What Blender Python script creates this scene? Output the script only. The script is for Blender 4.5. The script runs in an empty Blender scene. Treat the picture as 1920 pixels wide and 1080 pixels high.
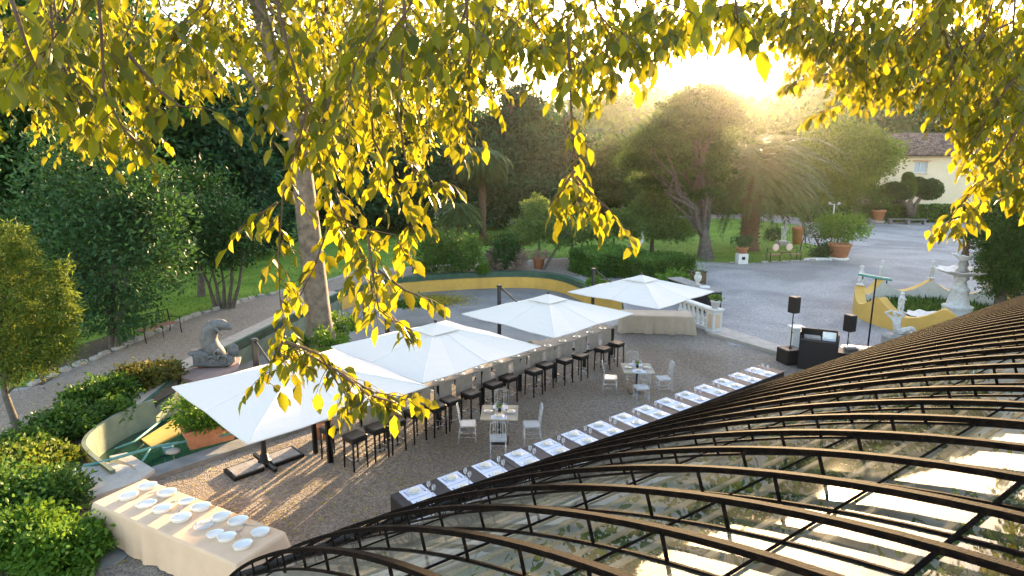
import bpy, math, random
import numpy as np
from mathutils import Vector, Matrix, noise as mnoise
from mathutils.geometry import delaunay_2d_cdt

# ============ camera, sky, sun, exposure ============
SC = bpy.context.scene
COL = SC.collection
FPX = 1150.0; CH = 6.7; PITCH = math.atan(234/FPX)
SUN_EL = math.radians(9.6); SUN_AZ = math.radians(19.6)
cam_d = bpy.data.cameras.new('camera'); cam = bpy.data.objects.new('camera', cam_d); COL.objects.link(cam)
cam_d.sensor_width = 36; cam_d.lens = FPX/1920*36; cam_d.clip_start = 0.05; cam_d.clip_end = 2000
cam.location = (0, 0, CH); cam.rotation_euler = (math.pi/2-PITCH, 0, 0)
SC.camera = cam
wd = bpy.data.worlds.new('World'); SC.world = wd; wd.use_nodes = True
wn = wd.node_tree; bg = wn.nodes['Background']
sky = wn.nodes.new('ShaderNodeTexSky'); sky.sky_type = 'NISHITA'; sky.sun_disc = False
sky.sun_elevation = SUN_EL; sky.sun_rotation = SUN_AZ; sky.air_density = 1.2; sky.dust_density = 1.3; sky.ozone_density = 1.4
wm = wn.nodes.new('ShaderNodeMix'); wm.data_type = 'RGBA'; wm.blend_type = 'MULTIPLY'; wm.inputs[0].default_value = 1; wm.inputs[7].default_value = (1.1, .97, .94, 1)   # warm tint on the sky light, offsets its cyan cast
wn.links.new(sky.outputs[0], wm.inputs[6]); wn.links.new(wm.outputs[2], bg.inputs[0]); bg.inputs[1].default_value = 0.15
sd = Vector((math.sin(SUN_AZ)*math.cos(SUN_EL), math.cos(SUN_AZ)*math.cos(SUN_EL), math.sin(SUN_EL)))
sl = bpy.data.lights.new('sun', 'SUN'); sl.energy = 4.6; sl.angle = math.radians(0.6); sl.color = (1, .68, .35)
so = bpy.data.objects.new('sun', sl); COL.objects.link(so); so.rotation_euler = sd.to_track_quat('Z', 'Y').to_euler(); so.location = sd*60
SC.view_settings.view_transform = 'Standard'; SC.view_settings.look = 'None'
SC.view_settings.gamma = 1; SC.view_settings.use_curve_mapping = False
SC.view_settings.exposure = 2.75

# ============ pixel helpers (survey of the place) ============
cP, sP = math.cos(PITCH), math.sin(PITCH)
def ray(u, v):
    x = (u-960)/FPX; up = (540-v)/FPX
    return Vector((x, cP+up*sP, -sP+up*cP))
def G(u, v, z=0.0):
    d = ray(u, v); t = (z-CH)/d.z
    return Vector((d.x*t, d.y*t, z))
def W(u, v, Y):
    d = ray(u, v); t = Y/d.y
    return Vector((d.x*t, Y, CH+d.z*t))
PI = math.pi
RNG = np.random.default_rng(7); random.seed(7)
ORD = ['first','second','third','fourth','fifth','sixth','seventh','eighth','ninth','tenth','eleventh','twelfth','thirteenth','fourteenth','fifteenth','sixteenth','seventeenth','eighteenth']

# ============ materials ============
MATS = {}
def nmat(name):
    m = bpy.data.materials.new(name); m.use_nodes = True; MATS[name] = m
    nt = m.node_tree; return m, nt, nt.nodes['Principled BSDF']
def coord(nt, scale=None):
    tc = nt.nodes.new('ShaderNodeNewGeometry'); return tc.outputs['Position']
def pbr(name, col, col2=None, rough=.7, scale=4.0, metal=0, bump=0, bscale=None, spec=.5, detail=6, lo=.35, hi=.65, vor=0):
    m, nt, b = nmat(name); N = nt.nodes; L = nt.links
    b.inputs['Roughness'].default_value = rough; b.inputs['Metallic'].default_value = metal
    b.inputs['Specular IOR Level'].default_value = spec
    tc = N.new('ShaderNodeTexCoord'); src = tc.outputs['Object']
    if col2 is None: col2 = tuple(c*.72 for c in col)
    n = N.new('ShaderNodeTexNoise'); n.inputs['Scale'].default_value = scale; n.inputs['Detail'].default_value = detail
    n.inputs['Roughness'].default_value = .65
    L.new(src, n.inputs['Vector'])
    r = N.new('ShaderNodeValToRGB'); r.color_ramp.elements[0].position = lo; r.color_ramp.elements[1].position = hi
    r.color_ramp.elements[0].color = (*col2, 1); r.color_ramp.elements[1].color = (*col, 1)
    L.new(n.outputs[0], r.inputs[0]); L.new(r.outputs[0], b.inputs['Base Color'])
    if bump:
        n2 = N.new('ShaderNodeTexNoise'); n2.inputs['Scale'].default_value = bscale or scale*6; n2.inputs['Detail'].default_value = 4
        L.new(src, n2.inputs['Vector'])
        bp = N.new('ShaderNodeBump'); bp.inputs['Strength'].default_value = bump; bp.inputs['Distance'].default_value = .02
        L.new(n2.outputs[0], bp.inputs['Height']); L.new(bp.outputs[0], b.inputs['Normal'])
    return m
def gravel(name, c1, c2, c3):
    m, nt, b = nmat(name); N = nt.nodes; L = nt.links
    tc = N.new('ShaderNodeTexCoord'); s = tc.outputs['Object']
    n1 = N.new('ShaderNodeTexNoise'); n1.inputs['Scale'].default_value = .22; n1.inputs['Detail'].default_value = 7; n1.inputs['Distortion'].default_value = 1.2
    v = N.new('ShaderNodeTexVoronoi'); v.inputs['Scale'].default_value = 36
    n3 = N.new('ShaderNodeTexNoise'); n3.inputs['Scale'].default_value = 9; n3.inputs['Detail'].default_value = 6
    for q in (n1, v, n3): L.new(s, q.inputs['Vector'])
    r1 = N.new('ShaderNodeValToRGB'); r1.color_ramp.elements[0].position = .38; r1.color_ramp.elements[1].position = .62
    r1.color_ramp.elements[0].color = (*c1, 1); r1.color_ramp.elements[1].color = (*c2, 1); L.new(n1.outputs[0], r1.inputs[0])
    mx = N.new('ShaderNodeMix'); mx.data_type = 'RGBA'; mx.blend_type = 'MULTIPLY'; mx.inputs[0].default_value = .8
    r2 = N.new('ShaderNodeValToRGB'); r2.color_ramp.elements[0].color = (.35, .33, .3, 1); r2.color_ramp.elements[1].color = (1.5, 1.45, 1.4, 1)
    L.new(v.outputs['Color'], r2.inputs[0]); L.new(r1.outputs[0], mx.inputs[6]); L.new(r2.outputs[0], mx.inputs[7])
    mx2 = N.new('ShaderNodeMix'); mx2.data_type = 'RGBA'; L.new(mx.outputs[2], mx2.inputs[6]); mx2.inputs[7].default_value = (*c3, 1)
    r3 = N.new('ShaderNodeValToRGB'); r3.color_ramp.elements[0].position = .52; r3.color_ramp.elements[1].position = .72
    L.new(n3.outputs[0], r3.inputs[0]); L.new(r3.outputs[0], mx2.inputs[0]); L.new(mx2.outputs[2], b.inputs['Base Color'])
    b.inputs['Roughness'].default_value = .95; b.inputs['Specular IOR Level'].default_value = .2
    ad = N.new('ShaderNodeMath'); ad.operation = 'ADD'; L.new(v.outputs['Distance'], ad.inputs[0]); L.new(n3.outputs[0], ad.inputs[1])
    bp = N.new('ShaderNodeBump'); bp.inputs['Strength'].default_value = .9; bp.inputs['Distance'].default_value = .04
    L.new(ad.outputs[0], bp.inputs['Height']); L.new(bp.outputs[0], b.inputs['Normal'])
    return m
def leafmat(name, dark, light, trans, tw=.45, rough=.5):
    """leaf: per-leaf tint between two greens, light passes through"""
    m, nt, b = nmat(name); N = nt.nodes; L = nt.links
    at = N.new('ShaderNodeAttribute'); at.attribute_name = 'tint'
    r = N.new('ShaderNodeValToRGB'); r.color_ramp.elements[0].color = (*dark, 1); r.color_ramp.elements[1].color = (*light, 1)
    L.new(at.outputs['Fac'], r.inputs[0]); L.new(r.outputs[0], b.inputs['Base Color'])
    b.inputs['Roughness'].default_value = rough; b.inputs['Specular IOR Level'].default_value = .2
    t = N.new('ShaderNodeBsdfTranslucent')
    r2 = N.new('ShaderNodeValToRGB'); r2.color_ramp.elements[0].color = (*[c*.3 for c in trans], 1); r2.color_ramp.elements[1].color = (*trans, 1)  # low tints kept dark: leaf colour imitates the contrast of shaded leaves
    L.new(at.outputs['Fac'], r2.inputs[0]); L.new(r2.outputs[0], t.inputs[0])
    mx = N.new('ShaderNodeMixShader'); mx.inputs[0].default_value = tw
    out = N['Material Output']; L.new(b.outputs[0], mx.inputs[1]); L.new(t.outputs[0], mx.inputs[2]); L.new(mx.outputs[0], out.inputs[0])
    return m
def glassmat(name, tint=(.9, .93, .9), rough=.03, dirt=.06, boost=1.0):
    m, nt, b = nmat(name); N = nt.nodes; L = nt.links
    N.remove(b); out = N['Material Output']
    tr = N.new('ShaderNodeBsdfTransparent'); tr.inputs[0].default_value = (*tint, 1)
    gl = N.new('ShaderNodeBsdfGlossy'); gl.inputs['Roughness'].default_value = rough
    fr = N.new('ShaderNodeFresnel'); fr.inputs[0].default_value = 1.52
    mu = N.new('ShaderNodeMath'); mu.operation = 'MULTIPLY_ADD'; mu.inputs[1].default_value = .7*boost; mu.inputs[2].default_value = .02; mu.use_clamp = True
    L.new(fr.outputs[0], mu.inputs[0])
    mx = N.new('ShaderNodeMixShader'); L.new(mu.outputs[0], mx.inputs[0]); L.new(tr.outputs[0], mx.inputs[1]); L.new(gl.outputs[0], mx.inputs[2])
    df = N.new('ShaderNodeBsdfDiffuse'); df.inputs[0].default_value = (.55, .53, .46, 1)
    tc = N.new('ShaderNodeTexCoord'); n = N.new('ShaderNodeTexNoise'); n.inputs['Scale'].default_value = 1.7; n.inputs['Detail'].default_value = 8
    L.new(tc.outputs['Object'], n.inputs['Vector'])
    r = N.new('ShaderNodeMapRange'); r.inputs[1].default_value = .35; r.inputs[2].default_value = .75; r.inputs[3].default_value = .01; r.inputs[4].default_value = dirt*1.8
    L.new(n.outputs[0], r.inputs[0])
    mx2 = N.new('ShaderNodeMixShader'); L.new(r.outputs[0], mx2.inputs[0]); L.new(mx.outputs[0], mx2.inputs[1]); L.new(df.outputs[0], mx2.inputs[2])
    L.new(mx2.outputs[0], out.inputs[0])
    return m, nt, gl
M = {}
M['court'] = gravel('court_gravel', (.25, .215, .18), (.34, .31, .275), (.165, .147, .125))
M['piazza'] = gravel('piazza_gravel', (.36, .35, .36), (.52, .51, .52), (.3, .285, .27))  # same gravel as the court, greyed to imitate skylight on it
M['path'] = gravel('path_gravel', (.31, .28, .25), (.37, .33, .29), (.24, .21, .17))
M['soil'] = pbr('soil', (.11, .075, .045), (.06, .045, .03), .95, 6, bump=.8)
M['lawn'] = pbr('lawn', (.2, .31, .045), (.1, .2, .025), .9, .45, bump=.9, bscale=60, spec=.15)
M['grass_blade'] = leafmat('grass_blade', (.05, .13, .015), (.13, .27, .03), (.2, .35, .03), .35)
M['white_paint'] = pbr('white_paint', (.72, .71, .68), (.62, .6, .56), .6, 5, bump=.15)
M['stone'] = pbr('stone', (.42, .39, .35), (.27, .25, .22), .85, 3.5, bump=.5)
M['slab'] = pbr('stone_slab', (.5, .46, .4), (.33, .31, .29), .8, 2.2, bump=.3)
M['greystone'] = pbr('grey_carved_stone', (.2, .2, .2), (.1, .1, .1), .7, 7, bump=.6, bscale=30)
M['coping'] = pbr('coping_stone', (.24, .24, .23), (.15, .155, .15), .8, 2.5, bump=.3)
M['palecoping'] = pbr('pale_coping', (.46, .41, .36), (.33, .3, .26), .85, 2.5, bump=.3)
M['green_paint'] = pbr('green_paint', (.05, .115, .075), (.03, .075, .05), .6, 3, bump=.2)
M['greygreen'] = pbr('weathered_green_wall', (.2, .235, .17), (.11, .15, .11), .8, 1.8, bump=.3)
M['yellow_paint'] = pbr('yellow_paint', (.72, .44, .1), (.6, .36, .08), .75, 1.6, bump=.2)
M['poolfloor'] = pbr('pool_floor', (.25, .245, .24), (.17, .17, .165), .9, .8, bump=.4, bscale=8)
M['pinkpave'] = pbr('pink_paving', (.36, .24, .21), (.27, .19, .17), .8, 3, bump=.2)
M['teal_metal'] = pbr('teal_metal', (.12, .34, .3), (.08, .22, .2), .45, 8)
M['black_metal'] = pbr('black_metal', (.008, .008, .008), (.005, .005, .005), .5, 12, spec=.3)
M['rust_iron'] = pbr('rusty_dark_iron', (.007, .0055, .005), (.02, .012, .008), .8, 16, bump=.25, lo=.36, hi=.5, spec=.05)
M['pole_metal'] = pbr('charcoal_metal', (.025, .025, .027), (.016, .016, .018), .4, 10)
M['chrome'] = pbr('chrome', (.7, .69, .66), (.6, .59, .57), .22, 8, metal=1)
M['seat_black'] = pbr('black_leatherette', (.011, .009, .0085), (.007, .006, .006), .5, 14, bump=.2)
M['concrete'] = pbr('concrete_slab', (.33, .31, .29), (.2, .19, .18), .9, 6, bump=.5)
M['greycloth'] = pbr('grey_cloth', (.42, .36, .31), (.32, .28, .24), .9, 5, bump=.25, bscale=60)
M['cream'] = pbr('cream_cloth', (.72, .52, .36), (.64, .46, .31), .85, 1.6, bump=.15, bscale=25)
M['beige'] = pbr('beige_cloth', (.5, .4, .3), (.42, .33, .24), .85, 1.6, bump=.15, bscale=25)
M['blackcloth'] = pbr('black_cloth', (.013, .013, .016), (.009, .009, .011), .75, 5)
M['darkwood'] = pbr('dark_tabletop', (.03, .031, .038), (.02, .02, .026), .6, 9)
M['mat_blue'] = pbr('pale_blue_paper', (.68, .72, .86), (.62, .67, .82), .8, 3)
M['china'] = pbr('white_china', (.82, .82, .8), (.78, .78, .76), .18, 3)
M['bluechina'] = pbr('blue_grey_china', (.42, .48, .58), (.32, .38, .48), .2, 3)
M['napkin'] = pbr('cream_napkin', (.76, .7, .58), (.68, .62, .5), .9, 6)
M['slate_napkin'] = pbr('slate_napkin', (.25, .27, .32), (.19, .2, .25), .9, 6)
M['silver'] = pbr('steel', (.62, .62, .62), (.45, .45, .46), .25, 10, metal=1)
M['terracotta'] = pbr('terracotta', (.5, .22, .11), (.38, .16, .08), .8, 5, bump=.2)
M['bark'] = pbr('bark', (.13, .115, .095), (.065, .056, .047), .95, 5, bump=1, bscale=18)
M['bark_light'] = pbr('pale_bark', (.24, .18, .13), (.1, .075, .055), .9, 3.2, bump=1, bscale=14)
M['palm_bark'] = pbr('palm_bark', (.17, .1, .06), (.08, .05, .032), .95, 9, bump=1, bscale=24)
M['twig'] = pbr('twig', (.12, .07, .035), (.07, .045, .025), .8, 20)
M['wood_red'] = pbr('red_brown_slats', (.3, .15, .1), (.22, .11, .075), .6, 9)
M['wood_pale'] = pbr('pale_timber', (.5, .44, .34), (.38, .33, .25), .8, 6)
M['palefloor'] = pbr('brightening_pale_floor', (.55, .53, .47), (.42, .4, .36), .8, 1.2)  # pale tone chosen to lighten the greenhouse interior
M['lath'] = pbr('weathered_lath', (.42, .37, .28), (.27, .24, .18), .85, 6)
M['plaster'] = pbr('cream_plaster', (.7, .6, .44), (.64, .54, .39), .9, .5, bump=.1)
M['shutter'] = pbr('blue_grey_blind', (.4, .47, .52), (.33, .4, .45), .7, 5)
M['dark'] = pbr('dark_opening', (.02, .018, .015), (.012, .011, .01), .9, 4)
M['statue'] = pbr('white_marble', (.72, .71, .69), (.5, .48, .45), .7, 8, bump=.3)
M['pink'] = pbr('pink_cushion', (.7, .42, .36), (.75, .62, .5), .9, 12)
M['bluebucket'] = pbr('blue_plastic', (.2, .42, .55), (.16, .35, .46), .4, 5)
M['straw'] = pbr('dry_straw', (.35, .27, .1), (.22, .17, .06), .9, 15)
M['car'] = pbr('silver_car_paint', (.35, .37, .42), (.3, .32, .36), .3, 3, spec=.7)
M['rubber'] = pbr('rubber', (.02, .02, .02), (.015, .015, .015), .9, 5)
# roof tiles
m, nt, b = nmat('roof_tiles'); N = nt.nodes; L = nt.links
tc = N.new('ShaderNodeTexCoord'); wv = N.new('ShaderNodeTexWave'); wv.inputs['Scale'].default_value = 1.6; wv.inputs['Distortion'].default_value = .6
wv.bands_direction = 'X'; nz = N.new('ShaderNodeTexNoise'); nz.inputs['Scale'].default_value = 2.2; nz.inputs['Detail'].default_value = 8
L.new(tc.outputs['Object'], wv.inputs['Vector']); L.new(tc.outputs['Object'], nz.inputs['Vector'])
r = N.new('ShaderNodeValToRGB'); r.color_ramp.elements[0].color = (.1, .07, .06, 1); r.color_ramp.elements[1].color = (.34, .25, .21, 1)
r.color_ramp.elements[0].position = .4; r.color_ramp.elements[1].position = .6
L.new(nz.outputs[0], r.inputs[0]); L.new(r.outputs[0], b.inputs['Base Color']); b.inputs['Roughness'].default_value = .9
bp = N.new('ShaderNodeBump'); bp.inputs['Strength'].default_value = 1; bp.inputs['Distance'].default_value = .12
L.new(wv.outputs[0], bp.inputs['Height']); L.new(bp.outputs[0], b.inputs['Normal']); M['roof'] = m
# parasol fabric: thin, some light through
m, nt, b = nmat('white_canvas'); N = nt.nodes; L = nt.links
b.inputs['Base Color'].default_value = (.8, .755, .7, 1); b.inputs['Roughness'].default_value = .8
t = N.new('ShaderNodeBsdfTranslucent'); t.inputs[0].default_value = (.6, .56, .5, 1)
mx = N.new('ShaderNodeMixShader'); mx.inputs[0].default_value = .18; L.new(b.outputs[0], mx.inputs[1]); L.new(t.outputs[0], mx.inputs[2]); L.new(mx.outputs[0], N['Material Output'].inputs[0])
tc = N.new('ShaderNodeTexCoord'); nz = N.new('ShaderNodeTexNoise'); nz.inputs['Scale'].default_value = 1.3; nz.inputs['Detail'].default_value = 4
L.new(tc.outputs['Object'], nz.inputs['Vector']); bp = N.new('ShaderNodeBump'); bp.inputs['Strength'].default_value = .35; bp.inputs['Distance'].default_value = .06
L.new(nz.outputs[0], bp.inputs['Height']); L.new(bp.outputs[0], b.inputs['Normal']); M['canvas'] = m
# pond water
m, nt, b = nmat('pond_water'); N = nt.nodes; L = nt.links
b.inputs['Base Color'].default_value = (.012, .05, .03, 1); b.inputs['Roughness'].default_value = .06
nz = N.new('ShaderNodeTexNoise'); nz.inputs['Scale'].default_value = 5; bp = N.new('ShaderNodeBump'); bp.inputs['Strength'].default_value = .08
L.new(nz.outputs[0], bp.inputs['Height']); L.new(bp.outputs[0], b.inputs['Normal']); M['water'] = m
# acrylic for the clear chairs and glasses
m, nt, b = nmat('clear_acrylic'); N = nt.nodes; L = nt.links
b.inputs['Base Color'].default_value = (.8, .82, .84, 1); b.inputs['Roughness'].default_value = .12
tr = N.new('ShaderNodeBsdfTransparent'); lw = N.new('ShaderNodeLayerWeight'); lw.inputs[0].default_value = .35
mr = N.new('ShaderNodeMapRange'); mr.inputs[3].default_value = .1; mr.inputs[4].default_value = .75; L.new(lw.outputs['Facing'], mr.inputs[0])
mx = N.new('ShaderNodeMixShader'); L.new(mr.outputs[0], mx.inputs[0]); L.new(tr.outputs[0], mx.inputs[1]); L.new(b.outputs[0], mx.inputs[2])
L.new(mx.outputs[0], N['Material Output'].inputs[0]); M['acrylic'] = m
M['glass'], gnt, ggl = glassmat('greenhouse_glass')
N = gnt.nodes; L = gnt.links
n = N.new('ShaderNodeTexNoise'); n.inputs['Scale'].default_value = 1.1; n.inputs['Detail'].default_value = 3
bp = N.new('ShaderNodeBump'); bp.inputs['Strength'].default_value = .12; bp.inputs['Distance'].default_value = .03
tcg = N.new('ShaderNodeTexCoord'); L.new(tcg.outputs['Object'], n.inputs['Vector']); L.new(n.outputs[0], bp.inputs['Height']); L.new(bp.outputs[0], ggl.inputs['Normal'])
# foliage
M['lf_fore'] = leafmat('backlit_leaf', (.022, .05, .008), (.075, .12, .014), (.56, .5, .012), .45, .4)
M['lf_right'] = leafmat('golden_leaf', (.03, .06, .008), (.1, .14, .016), (.62, .52, .014), .45, .4)
M['lf_upper'] = leafmat('yellow_green_leaf', (.05, .085, .015), (.14, .18, .03), (.5, .45, .03), .45)
M['lf_dark'] = leafmat('dark_leaf', (.014, .042, .011), (.05, .13, .03), (.05, .15, .025), .16, .45)
M['lf_gloss'] = leafmat('glossy_dark_leaf', (.02, .055, .02), (.06, .14, .05), (.1, .22, .03), .22, .48)
M['lf_cedar'] = leafmat('cedar_needles', (.013, .042, .018), (.04, .115, .05), (.02, .08, .03), .08, .8)
M['lf_pine'] = leafmat('pine_needles', (.06, .12, .04), (.15, .25, .07), (.25, .35, .06), .35, .6)
M['lf_soft'] = leafmat('soft_green_leaf', (.035, .085, .02), (.09, .17, .035), (.2, .3, .04), .35, .7)
M['lf_shrub'] = leafmat('shrub_leaf', (.03, .08, .018), (.09, .19, .035), (.18, .32, .04), .3, .4)
M['lf_bright'] = leafmat('bright_leaf', (.05, .13, .015), (.13, .26, .03), (.24, .38, .035), .35, .45)
M['lf_hedge'] = leafmat('hedge_leaf', (.04, .1, .02), (.1, .22, .045), (.18, .32, .04), .3, .5)
M['lf_cypress'] = leafmat('cypress_leaf', (.022, .06, .014), (.06, .13, .025), (.12, .22, .03), .25, .6)
M['lf_gold'] = leafmat('golden_conifer', (.035, .075, .012), (.13, .2, .03), (.28, .34, .04), .35, .6)
M['lf_tip'] = leafmat('sunlit_green_leaf', (.045, .11, .02), (.15, .25, .035), (.35, .42, .04), .4)
M['lf_acacia'] = leafmat('feathery_leaf', (.022, .06, .015), (.075, .14, .03), (.13, .2, .03), .25, .7)
M['lf_palm'] = leafmat('palm_leaf', (.06, .1, .035), (.13, .2, .07), (.2, .25, .07), .35, .45)
M['lf_yellow'] = leafmat('yellow_leaf', (.35, .3, .03), (.55, .45, .04), (.6, .5, .05), .4)
M['lf_pink'] = leafmat('pinkish_flower', (.28, .22, .18), (.45, .36, .3), (.4, .3, .2), .3)
M['lf_rust'] = leafmat('rusty_leaf', (.05, .1, .02), (.2, .15, .04), (.3, .25, .04), .3)

# ============ object helpers ============
class MB:
    """collects solids, builds ONE mesh object"""
    def __init__(s): s.v = []; s.f = []; s.sm = []
    def add(s, vs, fs, smooth=False):
        o = len(s.v); s.v += [tuple(v) for v in vs]; s.f += [tuple(i+o for i in f) for f in fs]; s.sm += [smooth]*len(fs); return s
    def box(s, c, size, rz=0, rx=0, ry=0, bev=0):
        x, y, z = [k/2 for k in size]; R = Matrix.Rotation(rz, 3, 'Z') @ Matrix.Rotation(ry, 3, 'Y') @ Matrix.Rotation(rx, 3, 'X'); c = Vector(c)
        if bev <= 0:
            vs = [Vector(p) for p in ((-x,-y,-z),(x,-y,-z),(x,y,-z),(-x,y,-z),(-x,-y,z),(x,-y,z),(x,y,z),(-x,y,z))]
            fs = [(0,3,2,1),(4,5,6,7),(0,1,5,4),(1,2,6,5),(2,3,7,6),(3,0,4,7)]
        else:
            vs = []; b = min(bev, x*.9, y*.9, z*.9)
            for zz, ins in ((-z, b), (-z+b, 0), (z-b, 0), (z, b)):
                for sx, sy in ((-1,-1),(1,-1),(1,1),(-1,1)):
                    a, d = x-ins, y-ins
                    # chamfered corner: two points
                    if (sx*sy) > 0: vs += [Vector((sx*(a), sy*(d-b), zz)), Vector((sx*(a-b), sy*d, zz))]
                    else: vs += [Vector((sx*(a-b), sy*d, zz)), Vector((sx*a, sy*(d-b), zz))]
            # order points consistently around each ring by angle
            out = []
            for k in range(4):
                ring = vs[k*8:k*8+8]; ring.sort(key=lambda p: math.atan2(p.y, p.x)); out += ring
            vs = out; fs = [tuple(range(7, -1, -1)), tuple(range(24, 32))]
            for k in range(3):
                for i in range(8): fs.append((k*8+i, k*8+(i+1)%8, (k+1)*8+(i+1)%8, (k+1)*8+i))
        return s.add([R@v+c for v in vs], fs)
    def tube(s, pts, r, n=8, cap=True, smooth=True):
        pts = [Vector(p) for p in pts]; rs = r if hasattr(r, '__len__') else [r]*len(pts)
        vs = []; up = None
        for i, p in enumerate(pts):
            t = (pts[min(i+1, len(pts)-1)]-pts[max(i-1, 0)])
            t = t.normalized() if t.length > 1e-9 else Vector((0, 0, 1))
            if up is None:
                up = Vector((0, 0, 1)) if abs(t.z) < .9 else Vector((1, 0, 0))
            a = t.cross(up)
            if a.length < 1e-6: a = t.orthogonal()
            a.normalize(); b2 = a.cross(t); b2.normalize(); up = b2
            for k in range(n):
                an = 2*PI*k/n; vs.append(p+(a*math.cos(an)+b2*math.sin(an))*rs[i])
        fs = []
        for i in range(len(pts)-1):
            for k in range(n): fs.append((i*n+k, i*n+(k+1) % n, (i+1)*n+(k+1) % n, (i+1)*n+k))
        if cap: fs.append(tuple(range(n-1, -1, -1))); fs.append(tuple((len(pts)-1)*n+k for k in range(n)))
        return s.add(vs, fs, smooth)
    def lathe(s, prof, c=(0, 0, 0), n=24, sx=1, sy=1, smooth=True):
        c = Vector(c); vs = []; fs = []
        for r, z in prof:
            for k in range(n):
                a = 2*PI*k/n; vs.append(c+Vector((r*math.cos(a)*sx, r*math.sin(a)*sy, z)))
        for i in range(len(prof)-1):
            for k in range(n): fs.append((i*n+k, i*n+(k+1) % n, (i+1)*n+(k+1) % n, (i+1)*n+k))
        fs.append(tuple(range(n-1, -1, -1))); fs.append(tuple((len(prof)-1)*n+k for k in range(n)))
        return s.add(vs, fs, smooth)
    def ell(s, c, r, n=12, m=8):
        prof = [(max(1e-3, math.sin(PI*i/m)), -math.cos(PI*i/m)) for i in range(m+1)]; c = Vector(c)
        t = MB(); t.lathe(prof, (0, 0, 0), n)
        return s.add([Vector((v[0]*r[0], v[1]*r[1], v[2]*r[2]))+c for v in t.v], t.f, True)
    def prism(s, poly, z0, z1):
        n = len(poly); area = sum(poly[i][0]*poly[(i+1) % n][1]-poly[(i+1) % n][0]*poly[i][1] for i in range(n))
        if area < 0: poly = poly[::-1]
        vs = [(p[0], p[1], z0) for p in poly]+[(p[0], p[1], z1) for p in poly]
        fs = [tuple(range(n-1, -1, -1)), tuple(range(n, 2*n))]+[(i, (i+1) % n, n+(i+1) % n, n+i) for i in range(n)]
        return s.add(vs, fs)
    def xf(s, mat):
        s.v = [tuple(mat @ Vector(v)) for v in s.v]; return s
    def build(s, name, mat, parent=None, loc=None):
        me = bpy.data.meshes.new(name); me.from_pydata(s.v, [], s.f); me.update()
        if any(s.sm): me.polygons.foreach_set('use_smooth', s.sm)
        me.materials.append(mat)
        o = bpy.data.objects.new(name, me); COL.objects.link(o)
        if parent: o.parent = parent
        if loc is not None: o.location = loc
        return o
def tag(o, label=None, cat=None, group=None, kind=None):
    if label: o['label'] = label
    if cat: o['category'] = cat
    if group: o['group'] = group
    if kind: o['kind'] = kind
    return o
def thing(name, label, cat, loc=(0, 0, 0), rz=0, group=None):
    o = bpy.data.objects.new(name, None); COL.objects.link(o); o.location = loc; o.rotation_euler = (0, 0, rz)
    o.empty_display_size = .2
    return tag(o, label, cat, group)
def kids(o): return [c for c in bpy.data.objects if c.parent == o]
def dup(root, loc, rz=None, label=None, scale=None, group=None):
    def cp(o, par):
        c = o.copy(); COL.objects.link(c)
        if par: c.parent = par
        for ch in KM.get(o.name, []): cp(ch, c)
        return c
    KM = {}
    for c in bpy.data.objects:
        if c.parent: KM.setdefault(c.parent.name, []).append(c)
    r = cp(root, None); r.location = loc
    if rz is not None: r.rotation_euler = (0, 0, rz)
    if scale is not None: r.scale = scale if hasattr(scale, '__len__') else (scale,)*3
    if label: r['label'] = label
    if group: r['group'] = group
    return r
def struct(o): o['kind'] = 'structure'; return o
def sheet(name, poly, z, mat, holes=(), kind='structure', hole_z=None):
    """flat ground sheet with optional holes"""
    pts = [Vector((p[0], p[1])) for p in poly]; edges = [(i, (i+1) % len(poly)) for i in range(len(poly))]
    for h in holes:
        o = len(pts); pts += [Vector((p[0], p[1])) for p in h]; edges += [(o+i, o+(i+1) % len(h)) for i in range(len(h))]
    v, e, f, *_ = delaunay_2d_cdt(pts, edges, [], 0, 1e-5)
    def inside(p, pl):
        c = False; n = len(pl)
        for i in range(n):
            a, b2 = pl[i], pl[(i+1) % n]
            if (a[1] > p.y) != (b2[1] > p.y) and p.x < (b2[0]-a[0])*(p.y-a[1])/(b2[1]-a[1])+a[0]: c = not c
        return c
    fs = []
    for t in f:
        cc = (v[t[0]]+v[t[1]]+v[t[2]])/3
        if inside(cc, poly) and not any(inside(cc, h) for h in holes): fs.append(tuple(t))
    me = bpy.data.meshes.new(name); me.from_pydata([(p.x, p.y, z) for p in v], [], fs); me.update(); me.materials.append(mat)
    # make all normals point up
    o = bpy.data.objects.new(name, me); COL.objects.link(o)
    if kind: o['kind'] = kind
    return o
def smooth_poly(pts, it=2, closed=True):
    pts = [Vector((p[0], p[1])) for p in pts]
    for _ in range(it):
        q = []; n = len(pts)
        for i in range(n if closed else n-1):
            a, b2 = pts[i], pts[(i+1) % n]; q += [a*.75+b2*.25, a*.25+b2*.75]
        if not closed: q = [pts[0]]+q+[pts[-1]]
        pts = q
    return pts

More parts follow.
